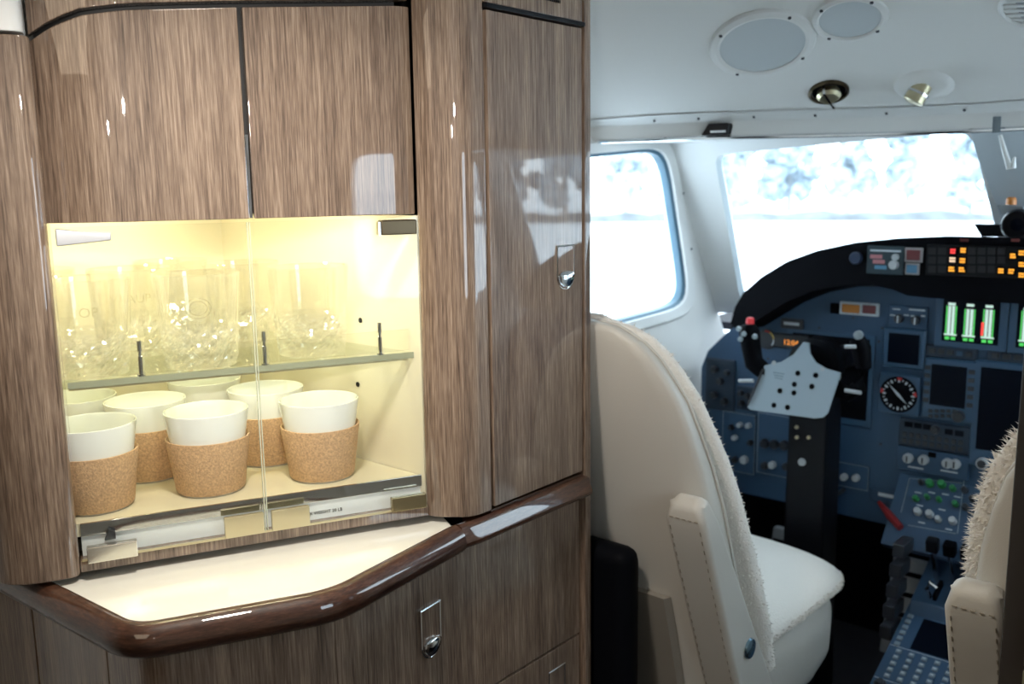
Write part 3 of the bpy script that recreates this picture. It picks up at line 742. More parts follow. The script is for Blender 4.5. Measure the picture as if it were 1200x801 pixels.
def make_seat(cx, sg, name, label, dz=0):
    st = thing(name, label, 'seat', (cx, 1.3, 0))
    def W(lx, Y, z): return Vector((cx + sg * lx, Y, max(0, z + dz)))
    YB = [(.38, 1.115), (.5, 1.085), (.6, 1.055), (.73, 1.025), (.85, 1.003), (.95, .988), (.99, .985)]
    YF = [(.38, 1.255), (.5, 1.215), (.6, 1.175), (.73, 1.115), (.85, 1.065), (.93, 1.042), (.99, 1.020)]
    HW = [(.38, .235), (.5, .240), (.72, .236), (.80, .226), (.87, .205), (.92, .176), (.95, .145), (.966, .11), (.972, .07)]
    ZS = [.38, .42, .5, .58, .65, .72, .78, .83, .87, .90, .925, .945, .958, .966, .971]
    def ring(z, grow=0, y0=0., y1=1., n=7.):
        hw = interp(z, HW) + grow; a, b = interp(z, YB), interp(z, YF)
        a, b = a + (b - a) * y0, a + (b - a) * y1
        r = []
        for k in range(40):
            t = 2 * pi * k / 40; c, s_ = cos(t), sin(t)
            m = (abs(c) ** n + abs(s_) ** n) ** (-1 / n)
            r.append(W(hw * c * m, (a + b) / 2 + (b - a) / 2 * s_ * m, z))
        return r
    G().loft([ring(z, 0, 0, .74, 5) for z in ZS]).build('backrest', LEATH, st, smooth=60)
    pts = [ring(z, .0015, 0, .74, 5)[j] for j, zz in ((2, 0),) for z in ZS[1:]]
    G().tube(pts, .0022, 6).build('piping', LEATH, st, smooth=60)
    gs_ = G().loft([ring(z + .004, .004 if sg > 0 else .024, .62 if sg > 0 else .5, 1.25 if sg > 0 else 1.4, 3.2) for z in ZS[1:]])
    sk = gs_.build('sheepskin_back', WOOL, st, smooth=70)
    fur('wool_pile', gs_, sk, 11000 if sg > 0 else 34000, .0050 if sg > 0 else .0085, 5)
    # seat cushion
    def cring(Y, top, bot, hw, n=4.):
        r = []
        for k in range(36):
            t = 2 * pi * k / 36; c, s_ = cos(t), sin(t); m = (abs(c) ** n + abs(s_) ** n) ** (-1 / n)
            r.append(W(hw * c * m, Y, (top + bot) / 2 + (top - bot) / 2 * s_ * m))
        return r
    G().loft([cring(Y, t, b, h) for Y, t, b, h in ((1.15, .455, .33, .225), (1.20, .465, .30, .235), (1.40, .470, .29, .238), (1.48, .462, .30, .230), (1.53, .445, .33, .212), (1.565, .42, .36, .175))]).build('seat_cushion', LEATH, st, smooth=60)
    gc = G().loft([cring(Y, t, b, h, 2.6) for Y, t, b, h in ((1.17, .49, .44, .222), (1.22, .50, .44, .238), (1.36, .505, .435, .242), (1.45, .507, .425, .240), (1.51, .503, .415, .234), (1.555, .492, .405, .220), (1.59, .474, .40, .195), (1.612, .455, .40, .155), (1.622, .435, .41, .10))])
    sc_ = gc.build('sheepskin_cushion', WOOL, st, smooth=70)
    fur('wool_pile', gc, sc_, 2500, .0040, 8, lambda c, n: abs(n.z) < .5)
    # fold-up armrest along the inboard side
    def ar(z, o=0):
        k = (z - .38) / (.745 - .38)
        ya = 1.128 + (.985 - 1.128) * k; yb = 1.235 + (1.022 - 1.235) * k
        return ya, yb
    rings = []
    for z in (.34, .40, .5, .6, .68, .72, .738, .746):
        ya, yb = ar(z); e = 0 if z < .73 else (z - .73) / .016 * .012
        rings.append([W(.192 + e, ya + e, z), W(.252 - e, ya + e, z), W(.252 - e, yb - e, z + (.012 if z > .73 else 0)), W(.192 + e, yb - e, z + (.012 if z > .73 else 0))])
    am = G().loft(rings).build('armrest', LEATH, st, bevel=.009, seg=3, smooth=50)
    for lx in (.200, .244):
        pts = [W(lx, ar(z)[0] - .0006, z) for z in (.36, .45, .55, .65, .72)]
        for k in range(26):
            z = .36 + k * .014; ya = ar(z)[0]
            if z > .722: break
            G().obox(W(lx, ya - .0004, z), (.0005, 0, 0), (0, .0006, 0), (0, -.0012, .0030)).build('stitch', LEATHS, am, smooth=None)
    for k in range(5):
        G().obox(W(.204 + k * .009, ar(.7225)[0] - .0004, .7265), (.0025, 0, 0), (0, .0006, 0), (0, 0, .0005)).build('stitch', LEATHS, am, smooth=None)
    bt = G().lathe([(0, 0), (.015, 0), (.014, .003), (.009, .0045), (0, .0045)], frame(W(.2523, 1.128, .505), (0, 1, 0), (0, 0, 1)) if sg > 0 else frame(W(.2523, 1.128, .505), (0, -1, 0), (0, 0, 1)), 24)
    bt.build('recline_button', mat('blue_chrome', (.20, .32, .42), .2, .9), st, smooth=50)
    # lower back pocket, side skirt and base
    G().loft([[W(lx, interp(z, YB) - d, z) for lx, d in ((-.19, .0), (-.185, .012), (.16, .012), (.165, .0))] for z in (.40, .48, .56, .58)]).build('map_pocket', mat('pocket_leather', (.30, .27, .23), .5), st, smooth=40)
    G().loft([[W(-.2, Y, z), W(.2, Y, z), W(.2, Y + .36, z), W(-.2, Y + .36, z)] for z, Y in ((.06, 1.16), (.33, 1.14))]).build('seat_base', BLACK, st, bevel=.01)
    for lx in (-.17, .17):
        G().box(*[tuple(W(lx + s_ * .02 * sg, y, z)) for s_, y, z in ((-1, 1.05, 0), (1, 1.62, .06))]).build('seat_rail', BLACKS, st, bevel=.004)
    return st
make_seat(-.80, 1, 'pilot_seat', 'cream leather cockpit seat with sheepskin cover, directly beside the walnut cabinet')
make_seat(-.012, -1, 'copilot_seat', 'cream leather cockpit seat with sheepskin cover, cut off by the right frame edge', -.02)
bc = G().box((-.90, .982, .0), (-.66, 1.03, .66)).build('equipment_case', BLACK, bevel=.02, seg=3)
tag(bc, 'black case standing in the gap between walnut cabinet and cream seat', 'case')
# ================================================================== instrument panel
YP = 1.85
ip = thing('instrument_panel', 'blue-grey cockpit instrument panel with displays, gauges and switches', 'instrument panel', (CEN, YP, .5))
pl_ = [(-1.036, .46), (-1.036, .735), (-1.02, .775), (-.985, .81), (-.93, .86), (-.85, .93), (-.7, 1.0), (CEN, 1.0)]
pl_ = pl_ + [(2 * CEN - x, z) for x, z in pl_[-2::-1]]
G().prism(pl_, lambda a, b, h: Vector((a, h, b)), YP, YP + .02).build('board', PANELB, ip, smooth=None)
def rc(x0, y0, x1, y1, Y=YP):
    a, b = PY(x0, y0, Y), PY(x1, y1, Y); c, d = PY(x0, y1, Y), PY(x1, y0, Y)
    return (a.x + c.x) / 2, (b.x + d.x) / 2, (b.z + c.z) / 2, (a.z + d.z) / 2      # x0 x1 z0 z1
def unit(name, r, d0, d1, m, par=None, bev=.0015, Y=YP):
    x0, x1, z0, z1 = r
    return G().box((x0, Y - d1, z0), (x1, Y - d0, z1)).build(name, m, par or ip, bevel=bev, seg=1)
def knob(x, z, r, d, m, par=None, Y=YP, name='knob'):
    return G().lathe([(r, 0), (r, d * .7), (r * .85, d), (0, d)], frame((x, Y, z), (1, 0, 0), (0, 0, 1)), 14).build(name, m, par or ip)
def sub(r, a, b, c, d):                       # fraction of a rectangle
    x0, x1, z0, z1 = r; return (x0 + (x1 - x0) * a, x0 + (x1 - x0) * b, z0 + (z1 - z0) * c, z0 + (z1 - z0) * d)
# two engine displays
r1 = rc(1098, 342, 1183, 408); wdt = r1[1] - r1[0]
for k in range(2):
    r = tuple(v + (k * (wdt + .002) if i < 2 else 0) for i, v in enumerate(r1))
    u = unit('engine_display', r, 0, .012, BEZEL)
    sr = sub(r, .11, .89, .11, .88)
    unit('screen', sr, .012, .0132, SCREEN, u, 0)
    g = G(); gw = G()
    for c in range(3):
        x = .06 + c * .33
        for dx, wq, m_ in ((0, .022, g), (.168, .022, g), (.035, .052, gw), (.103, .052, gw)):
            q = sub(sr, x + dx, x + dx + wq, .17, .83 - .05 * c % .07); m_.box((q[0], YP - .0138, q[2]), (q[1], YP - .0134, q[3]))
        q = sub(sr, x - .02, x + .21, .14, .18); gw.box((q[0], YP - .0138, q[2]), (q[1], YP - .0134, q[3]))
        q = sub(sr, x + .03, x + .16, .84, .90); gw.box((q[0], YP - .0138, q[2]), (q[1], YP - .0134, q[3]))
        for e in (0, .11):
            q = sub(sr, x + e, x + e + .08, .04, .11); g.box((q[0], YP - .0138, q[2]), (q[1], YP - .0134, q[3]))
    g.build('gauge_bars', G_GREEN, u, smooth=None); gw.build('gauge_scales', G_WHITE, u, smooth=None)
    gr = G(); q = sub(sr, .70, .74, .2, .5); gr.box((q[0], YP - .0142, q[2]), (q[1], YP - .0139, q[3])); gr.build('limit_marks', G_RED, u, smooth=None)
# warning caps upper left
wr = unit('warning_caps', rc(985, 354, 1031, 369), 0, .006, PRINT)
unit('cap', rc(988, 356, 1009, 366), .006, .009, AMBERCAP, wr); unit('cap', rc(1012, 357, 1028, 367), .006, .009, G_DRED, wr)
unit('cap', rc(974, 355, 984, 367), .0, .006, BLACK, wr)
cw = unit('clock_placard', rc(916, 373, 942, 385), 0, .006, KNOB); unit('print_line', rc(920, 377, 938, 380.5), .006, .0064, PRINT, cw, 0)
dg = unit('digital_clock', rc(908, 391, 948, 408), 0, .007, KNOB); 
q = rc(919, 397, 938, 405); stext('clock_digits', '12:04', frame(((q[0] + q[1]) / 2, YP - .0076, (q[2] + q[3]) / 2), (1, 0, 0), (0, 0, 1)), .0155, G_ORANGE, dg)
# arc gauge beside the left grip
u = thing('x', '', 'x'); bpy.data.objects.remove(u)
def gauge(px, py, rad, red=True):
    c = PY(px, py, YP)
    bz = G().box((c.x - rad * 1.12, YP - .010, c.z - rad * 1.12), (c.x + rad * 1.12, YP, c.z + rad * 1.12)).build('round_gauge', BEZEL, ip, bevel=.006)
    M = frame((c.x, YP - .010, c.z), (1, 0, 0), (0, 0, 1))
    G().lathe([(0, 0), (rad, 0), (rad, .0015), (rad * .93, .0015), (rad * .93, .0006), (0, .0006)], M, 36).build('dial', BLACK, bz)
    g = G()
    for k in range(24):
        a = 2 * pi * k / 24; l = .18 if k % 2 == 0 else .1
        p0 = Vector((cos(a), sin(a), 0)) * rad * .86; p1 = Vector((cos(a), sin(a), 0)) * rad * (.86 - l); t = Vector((-sin(a), cos(a), 0)) * (.0012 if k % 2 else .002)
        g.add([M @ (p + Vector((0, 0, .0012))) for p in (p0 - t, p0 + t, p1 + t, p1 - t)], [(0, 1, 2, 3)])
    g.build('dial_marks', PRINT, bz, smooth=None)
    g = G()
    d = Vector((cos(radians(135)), sin(radians(135)), 0)); n = Vector((-d.y, d.x, 0))
    g.add([M @ (v + Vector((0, 0, .002))) for v in (d * rad * .75, n * .003, -d * rad * .7, -n * .003)], [(0, 1, 2, 3)]); g.build('needle', PRINT, bz, smooth=None)
    if red:
        for a in (172, 8, 88):
            a = radians(a); d = Vector((cos(a), sin(a), 0)); n = Vector((-d.y, d.x, 0))
            g = G().add([M @ (v + Vector((0, 0, .0022))) for v in (d * rad * .96 + n * .005, d * rad * .96 - n * .005, d * rad * .80 - n * .003, d * rad * .80 + n * .003)], [(0, 1, 2, 3)]); g.build('heading_bug', mat('bug_red', (.62, .05, .05), .5), bz, smooth=None)
gauge(1055, 461, .036)
c = PY(899, 397, YP); M = frame((c.x, YP - .002, c.z), (1, 0, 0), (0, 0, 1))
ag = G().lathe([(0, 0), (.022, 0), (.021, .004), (0, .004)], M, 28).build('arc_gauge', KNOB, ip)
for a0, a1, m_ in ((60, 100, REDP), (5, 60, mat('yellow_mark', (.7, .5, .12), .5)), (-40, 5, PRINT)):
    g = G(); n = 6
    g.loft([[M @ Vector((r * cos(radians(a0 + (a1 - a0) * k / n)), r * sin(radians(a0 + (a1 - a0) * k / n)), .0045)) for r in (.0165, .0195)] for k in range(n + 1)], False, False); g.build('arc_mark', m_, ag, smooth=None)
# small displays
def disp(name, outer, scr, cols=0, kn=False):
    u = unit(name, rc(*outer), 0, .010, BEZEL, None, .003); unit('screen', rc(*scr), .010, .0112, SCREEN, u, 0)
    if cols:
        ro, rs = rc(*outer), rc(*scr)
        for side_ in (0, 1):
            for k in range(cols):
                x = (ro[0] + rs[0]) / 2 if side_ == 0 else (ro[1] + rs[1]) / 2
                z = rs[2] + (rs[3] - rs[2]) * (k + .5) / cols
                G().box((x - .0055, YP - .0125, z - .0042), (x + .0055, YP - .0098, z + .0042)).build('key', KNOB, u, bevel=.0008, seg=1)
    return u
disp('small_display', (1036, 384, 1086, 431), (1043, 390, 1079, 425))
nd = disp('navigation_display', (1083, 420, 1145, 492), (1092.5, 427, 1134, 475), 5)
for k in range(5):
    unit('key', rc(1090 + k * 7, 478, 1095 + k * 7, 482), .010, .0125, KNOB, nd, .0006); unit('key', rc(1090 + k * 7, 484, 1095 + k * 7, 488), .010, .0125, KNOB, nd, .0006)
c = PY(1124, 487, YP - .01); knob(c.x, c.z, .011, .014, KNOB, nd, YP - .01)
pf = disp('primary_display', (1139, 424, 1232, 552), (1148, 432, 1224, 530))
for px in (1152, 1210): c = PY(px, 542, YP - .01); k_ = knob(c.x, c.z, .011, .012, KNOBW, pf, YP - .01); knob(c.x, c.z, .0085, .014, KNOB, pf, YP - .01)
for (x0, y0, x1, y1) in ((1086, 405, 1146, 419), (1158, 411, 1232, 425)):
    u = unit('button_strip', rc(x0, y0, x1, y1), 0, .008, PANELD); r = rc(x0, y0, x1, y1)
    for k in range(5): unit('key', sub(r, .08 + k * .18, .2 + k * .18, .3, .7), .008, .011, KNOB if k != 3 else BEZEL, u, .0006)
# radio stack below
rr = unit('radio_panel', rc(1055, 494, 1138, 526), 0, .010, PANELD, None, .002); r = rc(1055, 494, 1138, 526)
for (a, b, c, d) in ((.08, .2, .72, .92), (.22, .33, .72, .92), (.35, .46, .72, .92), (.66, .77, .66, .86), (.80, .92, .66, .86)): unit('readout', sub(r, a, b, c, d), .010, .0112, SCREEN, rr, 0)
for j in range(2):
    for k in range(9): unit('key', sub(r, .06 + k * .1, .12 + k * .1, .12 + j * .24, .28 + j * .24), .010, .0125, KNOB, rr, .0006)
knob((r[0] + r[1]) / 2 + .004, r[3] - .012, .008, .012, KNOB, rr, YP - .01)
r2 = rc(1052, 527, 1138, 555); au = unit('audio_panel', r2, 0, .010, PANELB, None, .002)
for px, py in ((1065, 536), (1083, 538), (1111, 542), (1120, 543)):
    c = PY(px, py, YP - .01); knob(c.x, c.z, .0095, .012, KNOBW, au, YP - .01)
    G().box((c.x - .0012, YP - .024, c.z - .006), (c.x + .0012, YP - .022, c.z + .006)).build('pointer', KNOB, au)
unit('key', rc(1090, 528, 1099, 534), .010, .013, BLACK, au, .0006)
for x0, x1, y in ((1066, 1084, 545.5), (1104, 1124, 550)): unit('print_line', rc(x0, y, x1, y + 1.6), .010, .0104, PRINT, au, 0)
# rotary switches
sw = unit('rotary_panel', rc(1042, 358, 1088, 384), -.0005, .004, PANELB)
for px, py in ((1054, 373), (1074, 375)):
    c = PY(px, py, YP - .004); knob(c.x, c.z, .0085, .010, KNOB, sw, YP - .004); G().box((c.x - .0012, YP - .0155, c.z - .007), (c.x + .0012, YP - .0135, c.z + .007)).build('pointer', PRINT, sw)
for x0, x1, y in ((1047, 1056, 361), (1066, 1085, 362), (1044, 1050, 368), (1060, 1066, 368), (1068, 1073, 369), (1080, 1085, 369)): unit('print_line', rc(x0, y, x1, y + 1.6), .004, .0044, PRINT, sw, 0)
def outline(r, par, d, m=PRINT, t=.0009):
    x0, x1, z0, z1 = r; g = G()
    for a, b in (((x0, z0), (x1, z0 + t)), ((x0, z1 - t), (x1, z1)), ((x0, z0), (x0 + t, z1)), ((x1 - t, z0), (x1, z1))): g.box((a[0], YP - d - .0004, a[1]), (b[0], YP - d, b[1]))
    return g.build('outline', m, par, smooth=None)
def swpanel(name, px, rows, bezel=PANELB, ol=True):
    r = rc(*px); u = unit(name, r, 0, .006, bezel)
    if ol: outline(r, u, .006, mat('dim_print', (.30, .38, .44), .6))
    for (x, y, rad, m_) in rows:
        c = PY(x, y, YP - .006); knob(c.x, c.z, rad, .012, m_, u, YP - .006)
    return u
swpanel('test_switch_panel', (983, 543, 1019, 571), [(990, 558, .0075, KNOBW), (1004, 559, .0075, KNOBW)])
swpanel('lighting_panel', (848, 483, 886, 552), [(868, 497, .006, KNOBW), (878, 498, .006, KNOBW), (862, 512, .006, KNOBW), (873, 538, .009, KNOBW), (858, 500, .006, KNOB), (862, 538, .007, KNOB), (880, 518, .006, KNOB)])
swpanel('oxygen_panel', (889, 485, 929, 556), [(897, 519, .010, KNOB), (908, 520, .010, KNOB), (920, 521, .010, KNOB), (906, 544, .008, KNOBW), (897, 545, .008, KNOB), (922, 546, .008, KNOB)], PANELB)
swpanel('circuit_panel', (828, 420, 862, 480), [(838, 432, .008, KNOB), (845, 446, .008, KNOB), (838, 462, .008, KNOB), (850, 470, .008, KNOB), (853, 436, .006, KNOB)], PANELD, False)
swpanel('breaker_panel', (864, 452, 884, 480), [(869, 460, .006, KNOB), (877, 463, .006, KNOB), (870, 472, .006, KNOB)], PANELD, False)
u = unit('yoke_recess', rc(922, 388, 1024, 494), 0, .003, BEZEL, None, .001); unit('recess_panel', rc(928, 393, 1018, 486), .003, .0035, BLACK, u, 0)
lt = unit('lower_trim', rc(1020, 574, 1058, 588), 0, .004, PANELB); unit('print_line', rc(1030, 578, 1053, 582), .004, .0045, PRINT, lt, 0)
for px, py in ((1000, 372), (900, 420), (960, 384), (1030, 400), (1032, 520), (1034, 384), (1088, 342), (1088, 408)):
    c = PY(px, py, YP); knob(c.x, c.z, .0025, .0015, KNOB, None, YP, 'screw')
# ================================================================== glareshield
YG = 1.77
gl_ = thing('glareshield', 'black padded glareshield hood with lit annunciator panel above the instruments', 'glareshield', (CEN, YG, .9))
top = [(853, 379), (858, 360), (868, 343), (890, 324), (920, 306), (955, 293.5), (1000, 284), (1050, 279), (1110, 276.5), (1176, 275)]
bot = [(1176, 352), (1090, 349), (1062, 346), (1045, 339), (1022, 334), (985, 334), (950, 341), (920, 353), (895, 368), (872, 382), (858, 384.5)]
tw = [PY(*p, YG) for p in top]; bw = [PY(*p, YG) for p in bot]
right = [mir(p) for p in tw[::-1] if p.x < CEN - .02]; rightb = [mir(p) for p in bw[::-1] if p.x < CEN - .02]
tw = [p for p in tw if p.x < CEN - .004]; bw = [p for p in bw if p.x < CEN - .004]
rg = tw + right + rightb + bw
def shift(p, Y, dz, k): return Vector((CEN + (p.x - CEN) * k, Y, p.z + dz))
G().loft([[shift(p, YG + .10, -.012, .985) for p in rg], [shift(p, YG + .004, 0, .992) for p in rg], [shift(p, YG, -.000, .988) for p in rg]]).build('hood', BLACK, gl_, smooth=45)
# deck running forward under the windscreen
g = G(); g.loft([[shift(p, YG + .09, -.016, .985) for p in tw + right], [shift(p, YG + .24, -.07, .955) for p in tw + right], [shift(p, YG + .44, -.15, .92) for p in tw + right]], False, False)
g.build('deck', BLACK, gl_, smooth=40)
def gu(name, px, d0, d1, m, par=None, bev=.001): return unit(name, rc(*px, YG), d0, d1, m, par or gl_, bev, YG)
cp = gu('autopilot_panel', (1017, 288, 1060, 321), 0, .005, mat('dark_teal', (.022, .045, .060), .5))
gu('print_line', (1021, 292.5, 1057, 294.5), .005, .0054, PRINT, cp, 0)
gu('tag', (1021, 298, 1035, 302.5), .005, .0056, mat('pale_red_print', (.5, .2, .22), .6), cp, 0); gu('tag', (1024, 304, 1038, 308.5), .005, .0056, MATS['pale_red_print'], cp, 0); gu('tag', (1026, 310.5, 1040, 315), .005, .0056, mat('blue_print', (.10, .28, .45), .6), cp, 0)
for px, py, r_ in ((1050, 301, .006), (1048, 310, .0085)): c = PY(px, py, YG - .005); knob(c.x, c.z, r_, .010, KNOBW, cp, YG - .005)
c = PY(1004, 302, YG); knob(c.x, c.z, .012, .010, mat('navy_cap', (.03, .05, .10), .35), gl_, YG)
f1 = gu('master_caution', (1061, 290, 1082, 307), 0, .005, mat('pale_frame', (.34, .32, .32), .5)); gu('cap', (1063.5, 292.5, 1079.5, 304.5), .005, .007, G_DRED, f1)
f2 = gu('reset_switch', (1061.5, 308, 1078, 321.5), 0, .005, MATS['pale_frame']); gu('cap', (1063.5, 310, 1076, 319.5), .005, .007, G_BLUE, f2)
an = gu('annunciator_panel', (1086, 288, 1226, 325), 0, .004, BLACKS)
lit = {(1118, 294): 'R', (1130, 293): 'A', (1117, 304): 'W', (1129, 305): 'A', (1116, 315): 'A', (1128, 315.5): 'A', (1188, 299.5): 'A', (1198, 296): 'A', (1198, 309.5): 'A', (1174, 317): 'A', (1186, 317.5): 'A', (1198, 322): 'A'}
for i in range(11):
    for j in range(3):
        x, y = 1093 + i * 11.6, 294 + j * 10.6
        near = [k for k in lit if abs(k[0] - x) < 6.5 and abs(k[1] - y) < 6]
        if near: continue
        gu('dark_cell', (x - 4.6, y - 4, x + 4.6, y + 4), .004, .0048, mat('unlit_cell', (.006, .008, .012), .5), an, 0)
for (x, y), c in lit.items():
    m_ = {'R': G_RED, 'A': G_AMBER, 'W': glow('lamp_warm_white', (1, .72, .48), 1.1)}[c]
    ce = gu('lit_cell', (x - 5, y - 4.6, x + 5, y + 4.6), .004, .0048, BLACK, an, 0)
    g = G(); q = rc(x - 3.4, y - 3.2, x + 3.4, y + 3.2, YG)
    R = random.Random(int(x * 7 + y))
    for rrow in range(2):
        a = 0.
        while a < .85:
            b = a + R.uniform(.18, .34); s4 = sub(q, a, min(b, 1), .08 + rrow * .5, .44 + rrow * .5); g.box((s4[0], YG - .0054, s4[2]), (s4[1], YG - .0048, s4[3])); a = b + .06
    g.build('lit_legend', m_, ce, smooth=None)
for x in (1130, 1190): gu('red_mark', (x - 5, 279.5, x + 5, 283), 0, .001, mat('dim_red', (.12, .02, .015), .5), None, 0)
# ================================================================== control yoke
YY = 1.66
yk = thing('control_yoke', 'black control yoke with pale metal chart plate, ahead of the left seat', 'yoke', (-.74, 1.74, 0))
def y2(px, py, Y=YY): return PY(px, py, Y)
cl = rc(926, 470, 970, 640, 1.74)
G().loft([[Vector((x, y, z)) for x, y in ((cl[0] + e, 1.72), (cl[1] - e, 1.72), (cl[1] - e, 1.80), (cl[0] + e, 1.80))] for z, e in ((0, -.01), (.3, -.004), (.70, 0), (.74, .01))]).build('column', BLACKS, yk, bevel=.006, smooth=40)
for px, py, r_, m_ in ((940, 541, .008, KNOBW), (934, 500, .004, BRASS), (934, 512, .004, BRASS), (948, 512, .004, BRASS), (934, 470, .004, BRASS)):
    c = PY(px, py, 1.72); G().lathe([(r_, 0), (r_ * .9, .004), (0, .005)], frame(c, (1, 0, 0), (0, 0, 1)), 12).build('bolt', m_, yk)
hub = PY(958, 425, 1.70)
G().lathe([(.045, -.03), (.050, -.01), (.050, .02), (.040, .030), (0, .032)], frame((hub.x, 1.70, hub.z), (1, 0, 0), (0, 0, 1)), 32).build('hub', BLACK, yk, smooth=40)
G().tube([(hub.x, 1.70, hub.z), (hub.x, 1.78, hub.z - .005), (hub.x, 1.85, hub.z - .008)], .024, 14).build('shaft', BLACKS, yk)
def horn(pts, rs, nm): 
    return G().tube([y2(*p) if len(p) == 2 else PY(*p) for p in pts], rs, 12).build(nm, BLACK, yk, smooth=60)
lh = horn([(955, 440, 1.69), (925, 440, 1.675), (898, 437), (884, 425), (880, 405), (878, 388), (877, 380)], [.022, .020, .018, .019, .019, .020, .013], 'horn')
rh = horn([(955, 440, 1.69), (975, 452, 1.675), (994, 462), (1008, 452), (1012, 430), (1009, 408), (1004, 396)], [.022, .018, .014, .014, .014, .018, .014], 'horn')
c = y2(879, 379, 1.655); G().lathe([(.008, 0), (.0075, .010), (.005, .012), (0, .012)], Matrix.Translation(c), 14).build('trim_button', glow('button_red', (.9, .05, .06), .35), lh)
for px, py in ((866, 385), (872, 391), (868, 397), (885, 394)): c = y2(px, py, 1.640); G().lathe([(.0055, 0), (.004, .006), (0, .006)], frame(c, (1, 0, 0), (0, 0, 1)), 10).build('thumb_switch', mat('grey_switch', (.32, .38, .42), .4), lh)
for p0, p1, par in (((866, 446), (883, 446), lh), ((990, 406), (1003, 406), rh), ((990, 457), (1009, 460), rh)):
    G().tube([y2(*p0, 1.638), y2(*p1, 1.638)], .0036, 8).build('grip_band', KNOBW, par)
c = y2(1007, 392, 1.645); G().lathe([(.008, 0), (.008, .008), (0, .010)], frame(c, (1, 0, 0), (0, 0, 1)), 12).build('thumb_switch', MATS['grey_switch'], rh)
# chart plate
pp = [(941, 401), (948, 402), (949, 414), (956, 425), (968, 432), (985, 437), (970, 484), (964, 489), (955, 490), (880, 480), (876, 477), (896, 428), (915, 424), (930, 415), (938, 405)]
def ptw(px, py, d=0): return P(px, py, (0, 1.625, .72), (0, 1, -.28)) + Vector((0, d, 0))
pg = G().loft([[ptw(*p) for p in pp], [ptw(*p, .004) for p in pp]]).build('chart_plate', ALU, yk, smooth=None)
def dot(px, py, r_, m_, nm, par): 
    c = ptw(px, py, -.0006); ax = Vector((1, 0, 0)); ay = Vector((0, .27, .96))
    G().add([c + ax * (r_ * cos(2 * pi * k / 14)) + ay * (r_ * sin(2 * pi * k / 14)) for k in range(14)], [tuple(range(14))]).build(nm, m_, par, smooth=None)
for px, py in ((935, 437), (956, 439.5), (931, 450), (951.5, 452.5), (914, 457.5), (930.5, 460), (907, 474.5), (923, 477)): dot(px, py, .0052, BLACK, 'hole', pg)
for px, py in ((907, 425), (964, 432)): dot(px, py, .0045, KNOBW, 'screw', pg)
g = G().tube([ptw(895, 432, -.003), ptw(877, 474, -.003)], .0022, 6).build('clip_bar', KNOB, pg)
for k in range(3): G().tube([ptw(906 + k, 436 + k * 3, -.0004), ptw(919 - k, 438 + k * 3, -.0004)], .0005, 4).build('engraved_line', BEZEL, pg)
G().loft([[PY(px, py, 1.675 + d) for px, py in ((974, 438), (986, 440), (982, 455), (970, 455))] for d in (0, .004)]).build('card_clip', mat('pale_card', (.55, .62, .62), .5), yk, smooth=None)
# ================================================================== pedestal
pd = thing('centre_pedestal', 'blue-grey centre pedestal with throttle levers and keypad between the seats', 'pedestal', (CEN, 1.6, 0))
XL, XR = -.522, 2 * CEN + .522
secs = [(1.30, .175), (1.547, .275), (1.78, .370)]
G().loft([[Vector((x, y, z)) for y, z in [(1.30, 0)] + secs + [(1.84, .40), (1.84, 0)]] for x in (XL, XR)]).build('console_body', PANELD, pd, bevel=.004)
SN = Vector((0, -.376, .927)); SO = Vector((0, 1.547, .2755)); ST = Vector((0, .927, .376))
def sp(px, py, h=0): return P(px, py, SO, SN) + SN * h
def sloped(name, px, h0, h1, m, par=None, bev=.001):
    x0, y0, x1, y1 = px; a, b, c, d = sp(x0, y0), sp(x1, y0), sp(x1, y1), sp(x0, y1)
    xs = (a.x + d.x) / 2, (b.x + c.x) / 2; ts = ((d - SO).dot(ST) + (c - SO).dot(ST)) / 2, ((a - SO).dot(ST) + (b - SO).dot(ST)) / 2
    q = lambda x, t, h: SO + Vector((x, 0, 0)) + ST * t + SN * h
    return G().hexa([q(xs[0], ts[0], h0), q(xs[1], ts[0], h0), q(xs[1], ts[1], h0), q(xs[0], ts[1], h0), q(xs[0], ts[0], h1), q(xs[1], ts[0], h1), q(xs[1], ts[1], h1), q(xs[0], ts[1], h1)]).build(name, m, par or pd, bevel=bev, seg=1)
def slp(x, t, h): return SO + Vector((x, 0, 0)) + ST * t + SN * h
fm = G().hexa([slp(x, t, h) for h in (0, .010) for x, t in ((XL + .004, -.075), (XR - .004, -.075), (XR - .004, .20), (XL + .004, .20))]).build('keypad_unit', PANELB, pd, bevel=.002)
G().hexa([slp(x, t, h) for h in (.010, .0115) for x, t in ((-.482, .095), (-.378, .095), (-.378, .172), (-.482, .172))]).build('screen', SCREEN, fm, smooth=None)
kb = G().obox((0, 0, 0), (.0048, 0, 0), ST * .0048, SN * .0018).mesh('key', bevel=.001, seg=1); kb.materials.append(mat('key_grey', (.20, .27, .33), .4))
for i in range(7):
    for j in range(5):
        o = put('key', kb, fm); o.location = slp(-.497 + i * .022, .020 + j * .0150, .0115)
kl = G().obox((0, 0, 0), (.0028, 0, 0), ST * .0008, SN * .0003).mesh('key_legend', smooth=None); kl.materials.append(PRINT)
for j in range(6):
    for x in (-.505, -.355):
        o = put('key', kb, fm); o.location = slp(x, .096 + j * .0145, .0115)
for i in range(7):
    for j in range(5):
        o = put('key_legend', kl, fm); o.location = slp(-.497 + i * .022, .020 + j * .0150, .0136)
def sknob(x, t, r_, d, m_, par, nm='knob'):
    c = slp(x, t, .010); return G().lathe([(r_, 0), (r_, d * .8), (r_ * .85, d), (0, d)], frame(c, (1, 0, 0), ST), 16).build(nm, m_, par)
for k, x in enumerate((-.497, -.455, -.41, -.365)):
    sknob(x, -.012, .0105, .018, KNOB if k != 1 else KNOBW, fm); sknob(x, -.012, .007, .022, KNOBW if k % 2 else KNOB, fm)
